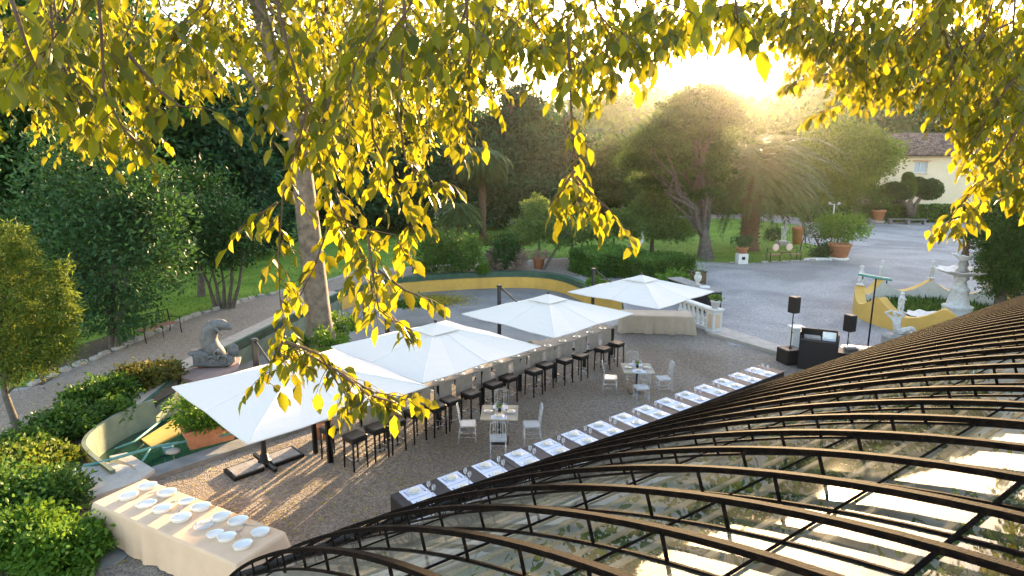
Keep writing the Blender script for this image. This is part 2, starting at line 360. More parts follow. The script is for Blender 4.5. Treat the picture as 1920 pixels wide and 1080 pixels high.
# ---- leaf meshes with numpy
LEAF = {  # vertices (x along the leaf 0..1, y across, z fold), faces
 'quad': (np.array([(0,0,0),(.5,.34,.06),(1,0,0),(.5,-.34,.06)]), [(0,3,2,1)]),
 'leaf': (np.array([(0,0,0),(.28,.2,.07),(.3,0,0),(.28,-.2,.07),(.62,.2,.05),(.66,0,-.03),(.62,-.2,.05),(1,0,-.12)]),
          [(0,2,1),(0,3,2),(2,5,4,1),(2,3,6,5),(5,7,4),(5,6,7)]),
 'long': (np.array([(0,0,0),(.4,.14,.04),(1,0,-.08),(.4,-.14,.04)]), [(0,3,2,1)]),
}
def rot_from(dirs, roll):
    """rows: x axis = dirs, random roll"""
    x = dirs/np.linalg.norm(dirs, axis=1, keepdims=True)
    h = np.tile([0., 0., 1.], (len(x), 1)); bad = np.abs(x[:, 2]) > .98; h[bad] = [1, 0, 0]
    y = np.cross(h, x); y /= np.linalg.norm(y, axis=1, keepdims=True); z = np.cross(x, y)
    c = np.cos(roll)[:, None]; s = np.sin(roll)[:, None]
    return np.stack([x, y*c+z*s, -y*s+z*c], axis=2)
def leaves(name, P, size, dirs, roll, mat, parent=None, shape='quad', tint=None, wid=1.0, loc=None):
    T, F = LEAF[shape]; T = T*np.array([1, wid, 1]); n = len(P); k = len(T)
    R = rot_from(dirs, roll); sz = np.broadcast_to(np.asarray(size, float), (n,))
    V = (P[:, None, :]+np.einsum('nij,kj->nki', R, T)*sz[:, None, None]).reshape(-1, 3)
    me = bpy.data.meshes.new(name); me.vertices.add(n*k); me.vertices.foreach_set('co', V.astype(np.float32).ravel())
    tot = [len(f) for f in F]; nl = sum(tot); nf = len(F)
    idx = np.concatenate([np.array(f) for f in F]); loops = (idx[None, :]+np.arange(n)[:, None]*k).ravel()
    me.loops.add(n*nl); me.loops.foreach_set('vertex_index', loops.astype(np.int32))
    starts = np.cumsum([0]+tot[:-1]); ls = (starts[None, :]+np.arange(n)[:, None]*nl).ravel()
    me.polygons.add(n*nf); me.polygons.foreach_set('loop_start', ls.astype(np.int32))
    try: me.polygons.foreach_set('loop_total', np.tile(tot, n).astype(np.int32))
    except Exception: pass
    me.update(calc_edges=True)
    a = me.attributes.new('tint', 'FLOAT', 'FACE')
    tv = RNG.random(n) if tint is None else tint
    a.data.foreach_set('value', np.repeat(tv, nf).astype(np.float32))
    me.materials.append(mat)
    o = bpy.data.objects.new(name, me); COL.objects.link(o)
    if parent: o.parent = parent
    if loc is not None: o.location = loc
    return o
def clump_points(ells, n, per=40, spread=.22, shell=.55, flat=1.0):
    """leaf positions: clumps spread through ellipsoids, leaves around each clump"""
    vol = np.array([e[3]*e[4]*e[5] for e in ells])**(2/3); vol = vol/vol.sum()
    Ps = []; Ds = []; Ts = []
    for e, w in zip(ells, vol):
        nn = max(8, int(n*w)); nc = max(4, nn//per)
        d = RNG.normal(size=(nc, 3)); d /= np.linalg.norm(d, axis=1, keepdims=True)
        rr = (shell+(1-shell)*RNG.random(nc)**.5)*(.72+.5*RNG.random(nc)); c = d*rr[:, None]
        ct = RNG.random(nc); csz = (.6+.8*RNG.random(nc))
        ii = RNG.integers(0, nc, nn); r = np.array(e[3:6])
        off = RNG.normal(size=(nn, 3))*spread*csz[ii][:, None]; off[:, 2] *= flat
        ms = r.mean(); P = np.array(e[:3])+c[ii]*r+off*ms
        out = d[ii]+RNG.normal(size=(nn, 3))*.7+np.array([0, 0, .15])
        Ps.append(P); Ds.append(out); Ts.append(np.clip(.72*ct[ii]+.28*RNG.random(nn), 0, 1))
    return np.vstack(Ps), np.vstack(Ds), np.concatenate(Ts)
def limb_path(a, b, r0, r1, wob=.05, n=6):
    a = Vector(a); b = Vector(b); L_ = (b-a).length; pts = []
    for i in range(n+1):
        t = i/n; p = a.lerp(b, t); w = math.sin(PI*t)*wob*L_
        pts.append(p+Vector((random.uniform(-w, w), random.uniform(-w, w), random.uniform(-w, w)*.4)))
    return pts, [r0+(r1-r0)*(i/n)**.8 for i in range(n+1)]
def tree(name, label, cat, base, trunk_pts, r0, ells, nleaf, lsize, mat, barkm='bark', shape='quad', limbs=7, per=40, spread=.22, shell=.55, wid=1.0, group=None, flat=1.0, multi=None, gravity=0):
    """base: world point; trunk_pts, ells in world coordinates"""
    base = Vector(base); t = thing(name, label, cat, base, 0, group)
    L_ = lambda p: Vector(p[:3])-base
    m_ = MB()
    stems = multi if multi else [trunk_pts]
    tops = []
    for st in stems:
        sp = [L_(p) for p in st]; n = len(sp); rs = [r0*(1-.55*i/(n-1)) for i in range(n)]; rs[0] *= 1.25
        m_.tube([sp[0]-Vector((0, 0, .15))]+sp, [rs[0]*1.15]+rs, 10); tops.append((sp[-1], rs[-1])); tops.append((sp[len(sp)//2], rs[len(sp)//2]))
    for i in range(limbs):
        e = ells[i % len(ells)]; s0, rr = tops[i % len(tops)] if len(stems) > 1 else tops[0 if i % 3 else 1]
        q = Vector(e[:3])-base+Vector((random.uniform(-.6, .6)*e[3], random.uniform(-.6, .6)*e[4], random.uniform(-.4, .4)*e[5]))
        p, rs = limb_path(s0, q, rr*.5, rr*.05, .08); m_.tube(p, rs, 6)
        for _ in range(2):
            q2 = p[3]+Vector((random.uniform(-.5, .5)*e[3], random.uniform(-.5, .5)*e[4], random.uniform(.0, .35)*e[5]))
            p2, r2 = limb_path(p[3], q2, rr*.25, rr*.06, .08, 4); m_.tube(p2, r2, 5)
    m_.build('trunk', M[barkm], t)
    P, D, T_ = clump_points(ells, nleaf, per, spread, shell, flat)
    D[:, 2] -= gravity
    leaves('crown', P-np.array(base), lsize*(.7+.6*RNG.random(len(P))), D, RNG.random(len(P))*2*PI, M[mat], t, shape, T_, wid)
    return t
def bush(name, label, cat, ells, nleaf, lsize, mat, shape='leaf', per=30, spread=.2, group=None, stem=True, wid=1.2, extra=None):
    e0 = ells[0]; base = Vector((e0[0], e0[1], max(0, e0[2]-e0[5]))); t = thing(name, label, cat, base, 0, group)
    if stem:
        m_ = MB()
        for i in range(7):
            e = ells[i % len(ells)]
            q = Vector(e[:3])-base+Vector((random.uniform(-.5, .5)*e[3], random.uniform(-.5, .5)*e[4], .2*e[5]))
            s0 = Vector((e[0], e[1], base.z))-base+Vector((random.uniform(-.1, .1), random.uniform(-.1, .1), -.05))
            p, rs = limb_path(s0, q, .03, .01, .06, 4); m_.tube(p, rs, 5)
        m_.build('stem', M['bark'], t)
    P, D, T_ = clump_points(ells, nleaf, per, spread, .45)
    P[:, 2] = np.maximum(P[:, 2], .03)
    leaves('foliage', P-np.array(base), lsize*(.7+.6*RNG.random(len(P))), D, RNG.random(len(P))*2*PI, M[mat], t, shape, T_, wid)
    return t

#==SECTION SETTING==
# ---------- ground with the pool let into it ----------
def g2(u, v, z=0): p = G(u, v, z); return (p.x, p.y)
NL = lambda t, off=0: (-7.75+.681*t-.732*off, 12.3+.732*t+.681*off)   # near edge of the pool, along the bar
pool_px = [g2(168, 868), g2(160, 848), g2(185, 822), g2(235, 790), g2(340, 705), g2(430, 652), g2(520, 607), g2(590, 572), g2(640, 549), g2(720, 526), g2(800, 519), g2(870, 515), g2(945, 512), g2(1012, 513), g2(1060, 521), g2(1098, 538)]
pool = pool_px + [(5.6, 30.5), (5.2, 27.5), NL(17, .3), NL(12, .3), NL(6, .3), NL(1.2, .3), NL(.2, .3), NL(-.7, .3)]
BIG = [(-160, -20), (160, -20), (160, 260), (-160, 260)]
sheet('ground', BIG, 0, M['piazza'], [pool])
court = [(-9.2, -6), (-9.2, 9.0), NL(-.9, -.12), NL(6, -.12), NL(12, -.12), NL(17, -.12), (6.5, 27.0), (8.4, 24.6), (8.2, 22.2), (13, 18.6), (22, 16), (22, -6)]
sheet('courtyard_gravel', court, .006, M['court'])
path = [g2(-500, 1000), g2(-60, 900), g2(0, 838), g2(90, 765), g2(200, 725), g2(340, 690), g2(430, 645), g2(520, 600), g2(600, 560), g2(700, 523), g2(860, 511), g2(1012, 508), g2(1085, 520), g2(1100, 500), g2(1190, 478), g2(1010, 489), g2(880, 497), g2(760, 503), g2(660, 512), g2(560, 545), g2(480, 560), g2(340, 603), g2(250, 645), g2(140, 692), g2(50, 730), g2(-400, 800)]
sheet('garden_path', path, .005, M['path'])
lawnL = [g2(-900, 800), g2(-300, 770), g2(50, 725), g2(140, 689), g2(250, 642), g2(340, 600), g2(480, 557), g2(560, 542), g2(660, 509), g2(760, 500), g2(880, 494), g2(1010, 486), g2(1110, 481), g2(1190, 474), g2(1292, 490), g2(1385, 494), g2(1500, 490), g2(1562, 486), g2(1592, 478), g2(1560, 466), g2(1490, 452), g2(1484, 440), g2(1500, 422), g2(1380, 410), (-60, 90), (-150, 80), (-150, 20)]
sheet('lawn', lawnL, .02, M['lawn'])
house_lawn = [g2(1545, 418), g2(1640, 416), g2(1780, 412), g2(1900, 412), (95, 90), (35, 95)]
sheet('house_lawn', house_lawn, .02, M['lawn'])
soil1 = [g2(60, 735), g2(130, 690), g2(250, 645), g2(250, 625), g2(180, 635), g2(80, 680)]
sheet('soil_bed', smooth_poly(soil1, 1), .03, M['soil'])
soil2 = [g2(-80, 1200), g2(-40, 900), g2(100, 785), g2(215, 735), g2(335, 712), g2(330, 735), g2(235, 785), g2(140, 860), g2(125, 905), g2(150, 1000), g2(190, 1140)]
sheet('hedge_bed', soil2, .03, M['soil'])
# tufts of grass over the near lawn: nobody could count them
pts = []
while len(pts) < 26000:
    u = RNG.uniform(300, 1560); v = RNG.uniform(420, 600) if u < 660 else RNG.uniform(418, 500)
    pts.append((u, v))
GP = np.array([[*G(u, v)[:2]] for u, v in pts])
def in_poly(P, poly):
    x, y = P[:, 0], P[:, 1]; c = np.zeros(len(P), bool); n = len(poly)
    for i in range(n):
        a, b2 = poly[i], poly[(i+1) % n]
        if a[1] == b2[1]: continue
        k = ((a[1] > y) != (b2[1] > y)) & (x < (b2[0]-a[0])*(y-a[1])/(b2[1]-a[1])+a[0]); c ^= k
    return c
GP = GP[in_poly(GP, lawnL)]
gd = np.column_stack([RNG.normal(size=(len(GP), 2))*.5, np.ones(len(GP))])
go = leaves('grass', np.column_stack([GP, np.full(len(GP), .02)]), .05+.07*RNG.random(len(GP)), gd, RNG.random(len(GP))*6.28, M['grass_blade'], None, 'long', wid=1.6)
go['kind'] = 'stuff'
# fallen leaves on the gravel
n = 2600
fp = np.array([[*G(RNG.uniform(60, 1500), RNG.uniform(600, 1060))[:2]] for _ in range(n)])
fp = fp[~in_poly(fp, [tuple(p) for p in pool])]
fl = leaves('fallen_leaves', np.column_stack([fp, np.full(len(fp), .012)]), .04+.04*RNG.random(len(fp)), np.column_stack([RNG.normal(size=(len(fp), 2)), np.zeros(len(fp))]), np.zeros(len(fp)), M['lf_yellow'], None, 'quad'); fl['kind'] = 'stuff'

# ---------- the drained ornamental pool ----------
pl = thing('ornamental_pool', 'long drained ornamental pool with yellow and green painted walls behind the parasols', 'pool', (0, 0, 0))
def ring_wall(pts, z0, z1, closed=False, thick=0.0):
    m_ = MB(); n = len(pts)
    for i in range(n if closed else n-1):
        a, b2 = pts[i], pts[(i+1) % n]
        m_.add([(a[0], a[1], z0), (b2[0], b2[1], z0), (b2[0], b2[1], z1), (a[0], a[1], z1)], [(0, 1, 2, 3)])
    return m_
def band(pts, o1, o2, z0, z1, closed=False):
    """solid strip between two offsets of a polyline (left of travel is +)"""
    n = len(pts); nr = []
    for i in range(n):
        a = Vector(pts[(i-1) % n] if closed or i else pts[i]); b2 = Vector(pts[(i+1) % n] if closed or i < n-1 else pts[i]); d = b2-a
        d = d.normalized() if d.length else Vector((1, 0)); nr.append(Vector((-d.y, d.x)))
    m_ = MB(); vs = []
    for p, q in zip(pts, nr):
        p = Vector(p); A_ = p+q*o1; B_ = p+q*o2
        vs += [(A_.x, A_.y, z0), (A_.x, A_.y, z1), (B_.x, B_.y, z1), (B_.x, B_.y, z0)]
    fs = []
    for i in range(n if closed else n-1):
        j = (i+1) % n
        for k in range(4): fs.append((i*4+k, i*4+(k+1) % 4, j*4+(k+1) % 4, j*4+k))
    if not closed: fs += [(0, 3, 2, 1), ((n-1)*4, (n-1)*4+1, (n-1)*4+2, (n-1)*4+3)]
    return m_.add(vs, fs)
P2 = [tuple(p) for p in pool]
endw = P2[0:4]; leftw = P2[3:9]; farw = P2[8:17]; nearw = P2[16:]+[P2[0]]
far_s = [tuple(p) for p in smooth_poly(farw, 2, False)]
ring_wall(far_s, -.95, -.22).build('yellow_wall', M['yellow_paint'], pl)
band(far_s, 0, .42, -.25, .1).build('green_rim', M['green_paint'], pl)
ring_wall([(p[0], p[1]) for p in leftw], -.95, -.001).build('green_wall', M['greygreen'], pl)
band(leftw, 0, .12, -.3, .07).build('green_rim', M['green_paint'], pl)
band(leftw, .12, .75, -.05, .055).build('pale_coping', M['palecoping'], pl)
ring_wall(nearw, -.95, 0).build('near_wall', M['green_paint'], pl)
near_line = [NL(-.7, .3), NL(1.2, .3), NL(6, .3), NL(12, .3), NL(17, .3)]
band(near_line, -.5, 0, -.05, .12).build('coping', M['coping'], pl)
# upstanding curved end of the basin
ew = smooth_poly([P2[-1], P2[0], P2[1], P2[2], P2[3], (P2[3][0]+.35, P2[3][1]+.75)], 2, False)
band([tuple(p) for p in ew], -.02, .07, -.7, .32).build('end_wall', M['greygreen'], pl)
band([tuple(p) for p in ew], .072, .085, -.1, .25).build('end_wall_outside', M['yellow_paint'], pl)
wpoly = [P2[-1], P2[0], P2[1], P2[2], P2[3], (P2[3][0]+.9, P2[3][1]+2.6), NL(4.2, .3)]
# dry floor beyond, water at the near end
sheet('pool_floor', [(p[0], p[1]) for p in P2], -.93, M['poolfloor'], kind=None).parent = pl
wt = sheet('pond_water', [(p[0], p[1]) for p in wpoly], -.42, M['water']); wt['kind'] = 'structure'
m_ = MB(); a = NL(4.2, .3); b2 = (P2[3][0]+.9, P2[3][1]+2.6); d = Vector((b2[0]-a[0], b2[1]-a[1])); 
m_.box(((a[0]+b2[0])/2, (a[1]+b2[1])/2, -.62), (d.length, .12, .6), math.atan2(d.y, d.x)); m_.build('cross_wall', M['green_paint'], pl)
m_ = MB(); q = [G(440, 805, -.3), G(493, 772, -.3), G(510, 800, -.3), G(462, 838, -.3)]
q = [G(265, 822, -.36), G(326, 784, -.36), G(352, 802, -.36), G(284, 836, -.36)]
m_.add([(p.x, p.y, -.38) for p in q]+[(p.x, p.y, -.5) for p in q], [(0, 1, 2, 3), (7, 6, 5, 4), (0, 4, 5, 1), (1, 5, 6, 2), (2, 6, 7, 3), (3, 7, 4, 0)]); m_.build('yellow_step', M['yellow_paint'], pl)
# teal pipes over the water
tp = thing('pipe_frame', 'long teal metal pipe lying over the green water end of the pool', 'pipe', (0, 0, 0))
MB().tube([G(110, 885, .12), G(185, 868, .3), G(290, 838, .3), G(480, 805, .3)], .035, 8).build('pipe', M['teal_metal'], tp)
MB().tube([G(262, 872, .1), G(282, 842, .3)], .025, 6).build('branch', M['teal_metal'], tp)
MB().tube([G(215, 842, -.3), G(252, 828, -.3), G(300, 790, -.3)], .03, 6).build('branch', M['teal_metal'], tp)
tag(MB().lathe([(.1, 0), (.13, .2), (.135, .22), (.12, .22), (.1, .03)], (0, 0, 0), 16).build('bucket', M['bluebucket'], None, G(316, 850, -.4)), 'small round blue bucket floating in the green pool water', 'bucket')
tag(MB().ell((0, 0, .04), (.17, .13, .07)).build('stone', M['stone'], None, (G(326, 858).x, G(326, 858).y, .12)), 'rounded pale stone resting on the pool coping beside the blue bucket', 'stone')
# rubble along the foot of the yellow wall
for i, (u, v) in enumerate([(868, 536), (893, 536), (917, 535), (985, 534), (1012, 535), (1035, 541), (1058, 547)]):
    p = G(u, v, -.93); mb = MB(); mb.ell((0, 0, .12), (.2, .16, .14), 8, 5).ell((.2, .05, .08), (.12, .1, .09), 7, 4)
    tag(mb.build('rubble_stone', M['statue'], None, (p.x, p.y, -.93)), 'small pale stone, %s from the left along the foot of the yellow pool wall' % ORD[i], 'stone', 'stones along the yellow pool wall')
# tree bed inside the pool
bedp = smooth_poly([(-8.9, 22.6), (-9.2, 24.5), (-8.4, 26.2), (-7.2, 25.6), (-6.5, 23.8), (-6.3, 21.8), (-6.9, 20.9), (-8.1, 21.2)], 2)
ib = thing('planting_bed', 'raised green edged bed round the foot of the tall tree in the pool', 'planting bed', (-7.6, 23.5, -.9))
MB().prism([(p.x+7.6, p.y-23.5) for p in bedp], 0, .6).build('bed_wall', M['green_paint'], ib)
MB().prism([(p.x*.93+7.6*.93, (p.y-23.5)*.93) for p in bedp], .601, .68).build('bed_soil', M['lawn'], ib)

# ---------- stone slabs and kerbs at left ----------
def slabthing(px, z0, z1, mat, name, label, cat):
    p = [g2(u, v, z1) for u, v in px]; c = (sum(q[0] for q in p)/len(p), sum(q[1] for q in p)/len(p))
    o = MB().prism([(q[0]-c[0], q[1]-c[1]) for q in p], z0, z1).build(name, M[mat], None, (c[0], c[1], 0)); tag(o, label, cat); return o
slabthing([(112, 888), (150, 870), (196, 866), (238, 872), (262, 885), (268, 898), (230, 912), (150, 938), (128, 922)], 0, .24, 'slab', 'stone_slab', 'big irregular pale stone slab by the curved end of the pool', 'stone slab')
slabthing([(205, 855), (238, 848), (290, 880), (268, 896), (248, 872)], .0, .2, 'slab', 'stone_slab', 'smaller pale stone slab between the big slab and the pool coping', 'stone slab')
for i, (px, z) in enumerate([([(148, 1000), (170, 985), (200, 990), (205, 1012), (178, 1030), (155, 1020)], .03), ([(168, 1035), (210, 1015), (262, 1020), (230, 1050), (185, 1068)], .024), ([(130, 995), (150, 985), (156, 996), (134, 1004)], .04)]):
    slabthing(px, 0, z, ['slab', 'coping', 'pinkpave'][i], 'paving_stone', ['pale paving stone in front of the cloth covered buffet table', 'dark grey paving stone under the corner of the buffet table', 'small red brown paving brick between hedge and gravel'][i], 'paving stone')
slabthing([(338, 695), (395, 680), (452, 668), (445, 692), (400, 708), (362, 714), (340, 708)], 0, .08, 'pinkpave', 'statue_plinth', 'low pink paved plinth under the dolphin statue', 'plinth')
# rough edging between path and lawn
ed = thing('path_edging', 'rough stone edging between the left garden path and the grass', 'edging', G(250, 642))
pts_e = [g2(50, 728), g2(140, 690), g2(250, 643), g2(340, 602), g2(480, 558), g2(560, 544)]
m_ = MB(); bx = G(250, 642)
for i in range(len(pts_e)-1):
    a, b2 = Vector(pts_e[i]), Vector(pts_e[i+1]); L_ = (b2-a).length; n = max(1, int(L_/.55))
    for k in range(n):
        p = a.lerp(b2, (k+.5)/n); MB().box((p.x-bx.x+random.uniform(-.06, .06), p.y-bx.y, .06), (random.uniform(.35, .55), random.uniform(.14, .24), random.uniform(.12, .2)), math.atan2((b2-a).y, (b2-a).x)+random.uniform(-.15, .15), bev=.03).build('edging_stone', M['stone'], ed)
ed = thing('lawn_edging', 'low pale stone edging along the front of the lawn by the big palm', 'edging', G(1400, 490))
pts_e = [g2(1290, 491), g2(1385, 495), g2(1500, 491), g2(1560, 487)]; m_ = MB(); bx = G(1400, 490)
for i in range(3):
    a, b2 = Vector(pts_e[i]), Vector(pts_e[i+1]); n = int((b2-a).length/.7)
    for k in range(n):
        if random.random() < .25: continue
        p = a.lerp(b2, (k+.5)/n); MB().box((p.x-bx.x, p.y-bx.y, .07), (random.uniform(.4, .65), .2, random.uniform(.1, .18)), bev=.03).build('edging_stone', M['stone'], ed)

# ---------- hills ----------
def hill(name, pts, y0, depth, seed):
    """pts: (pixel u, pixel v of the crest) at distance y0"""
    m_ = MB(); nx, ny = 130, 26; vs = []
    for j in range(ny+1):
        for i in range(nx+1):
            u = pts[0][0]+(pts[-1][0]-pts[0][0])*i/nx
            v = np.interp(u, [p[0] for p in pts], [p[1] for p in pts]); top = W(u, v, y0); s = j/ny
            h = max(.5, top.z)*math.sin(min(1, s*1.15)*PI/2)**.8 if s < .87 else max(.5, top.z)*(1-(s-.87)*1.2)
            y = y0-depth*(1-s); x = top.x*(y/y0) if False else top.x
            n_ = mnoise.noise(Vector((x*.06, y*.06, seed)))*5+mnoise.noise(Vector((x*.2, y*.2, seed)))*2.2
            vs.append((x, y, max(-1, h+n_*min(1, s*2)*.8)))
    fs = [(j*(nx+1)+i, j*(nx+1)+i+1, (j+1)*(nx+1)+i+1, (j+1)*(nx+1)+i) for j in range(ny) for i in range(nx)]
    m_.add(vs, fs, True); o = m_.build(name, M['hillg']); struct(o); return np.array(vs)
M['hillg'] = pbr('wooded_hill', (.07, .1, .04), (.03, .05, .02), .95, .12, bump=1, bscale=.5)
hv = hill('hills', [(700, 250), (1000, 225), (1100, 205), (1200, 195), (1290, 190), (1340, 178), (1390, 160), (1440, 122), (1500, 103), (1560, 98), (1640, 100), (1750, 118), (1900, 130), (2200, 160), (2500, 240)], 230, 110, 3)
k = RNG.choice(len(hv), 60000); hp = hv[k]+RNG.normal(size=(60000, 3))*np.array([1.2, 1.6, 1.0])
ho = leaves('hillside_wood', hp, 1.0+1.3*RNG.random(len(hp)), RNG.normal(size=(len(hp), 3))+[0, -.3, .4], RNG.random(len(hp))*6.28, M['lf_soft'], None, 'quad', wid=1.3, tint=np.clip(.3+.5*RNG.random(len(hp)), 0, 1)); ho['kind'] = 'stuff'

# ---------- villa ----------
hb = W(1640, 405, 76.5); YW = 76.5; ppm = FPX/YW
x0 = W(1636, 350, YW).x; x1 = x0+34; ez = W(1700, 290, YW).z; rz_ = W(1750, 249, YW+6).z
vl = thing('villa', 'two storey cream villa with hipped tiled roof beyond the gravel square', 'house', (x0, YW, 0))
m_ = MB()
def wx(u, v=330): return W(u, v, YW).x-x0
def wz(v, u=1720): return W(u, v, YW).z
wins = [(wx(1712), wx(1737), wz(325), wz(303)), (wx(1804), wx(1830), wz(328), wz(306)), (wx(1899), wx(1925), wz(328), wz(306)), (wx(1668, 380), wx(1698, 380), .0, wz(368))]
def wall_with_holes(W_, H_, holes, t):
    """front wall as boxes round the openings"""
    mb = MB(); xs = sorted({0, W_, *[h[0] for h in holes], *[h[1] for h in holes]}); 
    for i in range(len(xs)-1):
        a, b2 = xs[i], xs[i+1]; hs = sorted([h for h in holes if h[0] <= a+1e-6 and h[1] >= b2-1e-6], key=lambda h: h[2]); z = 0
        for h in hs:
            if h[2] > z+.01: mb.box(((a+b2)/2, t/2, (z+h[2])/2), (b2-a, t, h[2]-z))
            z = h[3]
        mb.box(((a+b2)/2, t/2, (z+H_)/2), (b2-a, t, H_-z))
    return mb
wall_with_holes(34, ez-.05, wins, .4).build('wall', M['plaster'], vl)
mb = MB(); mb.box((.2, 7.2, (ez-.05)/2), (.4, 13.6, ez-.05)); mb.box((33.8, 7.2, (ez-.05)/2), (.4, 13.6, ez-.05)); mb.box((17, 14.2, (ez-.05)/2), (34, .4, ez-.05)); mb.build('wall', M['plaster'], vl)
mb = MB(); o_ = .8; rh = rz_-ez
R0 = [(-o_, -o_, ez), (34+o_, -o_, ez), (34+o_, 14.4+o_, ez), (-o_, 14.4+o_, ez), (6.5, 7.2, ez+rh), (27.5, 7.2, ez+rh)]
mb.add(R0+[(p[0], p[1], ez-.12) for p in R0[:4]], [(0, 1, 5, 4), (1, 2, 5), (2, 3, 4, 5), (3, 0, 4), (0, 6, 7, 1), (1, 7, 8, 2), (2, 8, 9, 3), (3, 9, 6, 0), (9, 8, 7, 6)]); rf = mb.build('roof', M['roof'], vl)
mb = MB()
for i in range(118): 
    x = -o_+.15+i*.3; yb = min(7.2, max(.2, (x+o_)*1.1-.2)); mb.tube([(x, -o_+.02, ez+.03), (x, -o_+(yb), ez+.03+rh*yb/8.0)], .075, 5) if x < 7 else mb.tube([(x, -o_+.02, ez+.03), (x, 7.1, ez+.05+rh*7.9/8.0)], .075, 5)
mb.build('tile_rows', M['roof'], rf)
mb = MB().box((17, -o_-.05, ez-.1), (35.4, .14, .12)); mb.build('gutter', M['black_metal'], vl)
for i, w in enumerate(wins):
    cx, cz = (w[0]+w[1])/2, (w[2]+w[3])/2; ww, hh = w[1]-w[0], w[3]-w[2]
    if i < 3:
        f = MB().box((cx, .18, w[3]-.05), (ww-.01, .12, .1)).box((cx, .18, w[2]+.05), (ww-.01, .12, .1)).box((w[0]+.06, .18, cz), (.1, .1, hh-.2)).box((w[1]-.06, .18, cz), (.1, .1, hh-.2)).box((cx, .18, cz), (.08, .1, hh-.2)).build('window', M['white_paint'], vl)
        MB().box((cx, .25, cz), (ww-.02, .03, hh-.02)).build('pane', M['shutter'], f)
        MB().box((cx, -.06, w[2]-.05), (ww+.2, .2, .08)).build('sill', M['stone'], f); MB().box((cx, -.05, w[3]+.08), (ww+.5, .25, .1)).build('lintel', M['terracotta'], f)
    else: MB().box((cx, .3, cz), (ww-.02, .05, hh-.02)).build('door', M['dark'], vl)
# low hedge before the villa
def hedge(name, label, c, size, rz, n, mat='lf_hedge', ls=.09, group=None):
    """clipped box hedge: leafy shell over a dark inner mass"""
    t = thing(name, label, 'hedge', (c[0], c[1], 0), rz, group); sx, sy, sz = size
    MB().box((0, 0, sz/2-.03), (sx-.22, sy-.22, sz-.2), bev=.1).build('inner_growth', M['lf_cypress'], t)
    A_ = [sx*sy, sx*sz, sx*sz, sy*sz, sy*sz]; k = RNG.choice(5, n, p=np.array(A_)/sum(A_)); a = RNG.random(n)-.5; b2 = RNG.random(n)-.5
    P = np.zeros((n, 3)); D = np.zeros((n, 3)); 
    for f in range(5):
        q = k == f
        if f == 0: P[q] = np.column_stack([a[q]*sx, b2[q]*sy, np.full(q.sum(), sz)]); D[q] = [0, 0, 1]
        elif f < 3: s_ = 1 if f == 1 else -1; P[q] = np.column_stack([a[q]*sx, np.full(q.sum(), s_*sy/2), (b2[q]+.5)*sz]); D[q] = [0, s_, .3]
        else: s_ = 1 if f == 3 else -1; P[q] = np.column_stack([np.full(q.sum(), s_*sx/2), a[q]*sy, (b2[q]+.5)*sz]); D[q] = [s_, 0, .3]
    lump = np.array([mnoise.noise(Vector(p*1.1)+Vector((c[0], c[1], 0))) for p in P]); P += D*(lump[:, None]*.16-.04)
    P += RNG.normal(size=P.shape)*.045; D = D+RNG.normal(size=D.shape)*.8; P[:, 2] = np.maximum(P[:, 2], .02)
    leaves('foliage', P, ls*(.7+.6*RNG.random(n)), D, RNG.random(n)*6.28, M[mat], t, 'quad', np.clip(.5+.5*lump+.4*(RNG.random(n)-.5), 0, 1), 1.2)
    return t
c = W(1700, 395, 70); hedge('clipped_hedge', 'long low clipped hedge in front of the cream villa', (c.x+1, 71.5), (24, 1.6, 1.9), 0, 15000, 'lf_hedge', .2)
#==SECTION GREENHOUSE==
AZV = math.radians(55.0)
VA = Vector((math.sin(AZV), math.cos(AZV), 0)); VB = Vector((math.cos(AZV), -math.sin(AZV), 0)); KS = .9
COEF = [-2.13587997e-04, -6.29073822e-03, -8.81512418e-02, 6.38072956e-02, 5.27368649e+00]
BC = .33*KS
def prof(b):
    bb = b if b <= BC else 2*BC-b
    return CH+KS*(float(np.polyval(COEF, bb/KS))-CH)
def VP(a, b, dz=0, dn=0):
    """point on the vault: a along, b across; dn = below the rib line along the normal"""
    z = prof(b); s = (prof(b+.01)-prof(b-.01))/.02; nn = Vector((-s, 0, 1)).normalized()
    p = VA*a+VB*(b-nn.x*dn); return Vector((p.x, p.y, z-nn.z*dn+dz))
BMIN = -8.45; BMAX = 2*BC-BMIN; A0 = 1.25*KS; DA = .5*KS; NR = 62
gh = thing('greenhouse', 'long glass barrel roof greenhouse with rusty dark iron arches in the right foreground', 'greenhouse', VP(A0, BC, -prof(BC)))
gb = Vector(gh.location)
bs = np.concatenate([np.linspace(BMIN, -5, 10), np.linspace(-4.7, BC, 26)]); bs = np.concatenate([bs, (2*BC-bs[:-1])[::-1]])
GD = .17   # glass below the outer arch
def strip(mb, pts_nrm, w, h):
    """flat bar: list of (point, across, normal)"""
    vs = []
    for p, ac, nn in pts_nrm:
        for sx, sy in ((-1, 0), (1, 0), (1, -1), (-1, -1)): vs.append(p+ac*(sx*w/2)+nn*(sy*h))
    fs = []
    for i in range(len(pts_nrm)-1):
        for k in range(4): fs.append((i*4+k, (i+1)*4+k, (i+1)*4+(k+1) % 4, i*4+(k+1) % 4))
    fs += [(0, 1, 2, 3), tuple((len(pts_nrm)-1)*4+k for k in (3, 2, 1, 0))]
    mb.add(vs, fs)
def nrm(b):
    s = (prof(b+.01)-prof(b-.01))/.02; return (VB*(-s)+Vector((0, 0, 1))).normalized()
rib_me = None
mb = MB(); a = 0
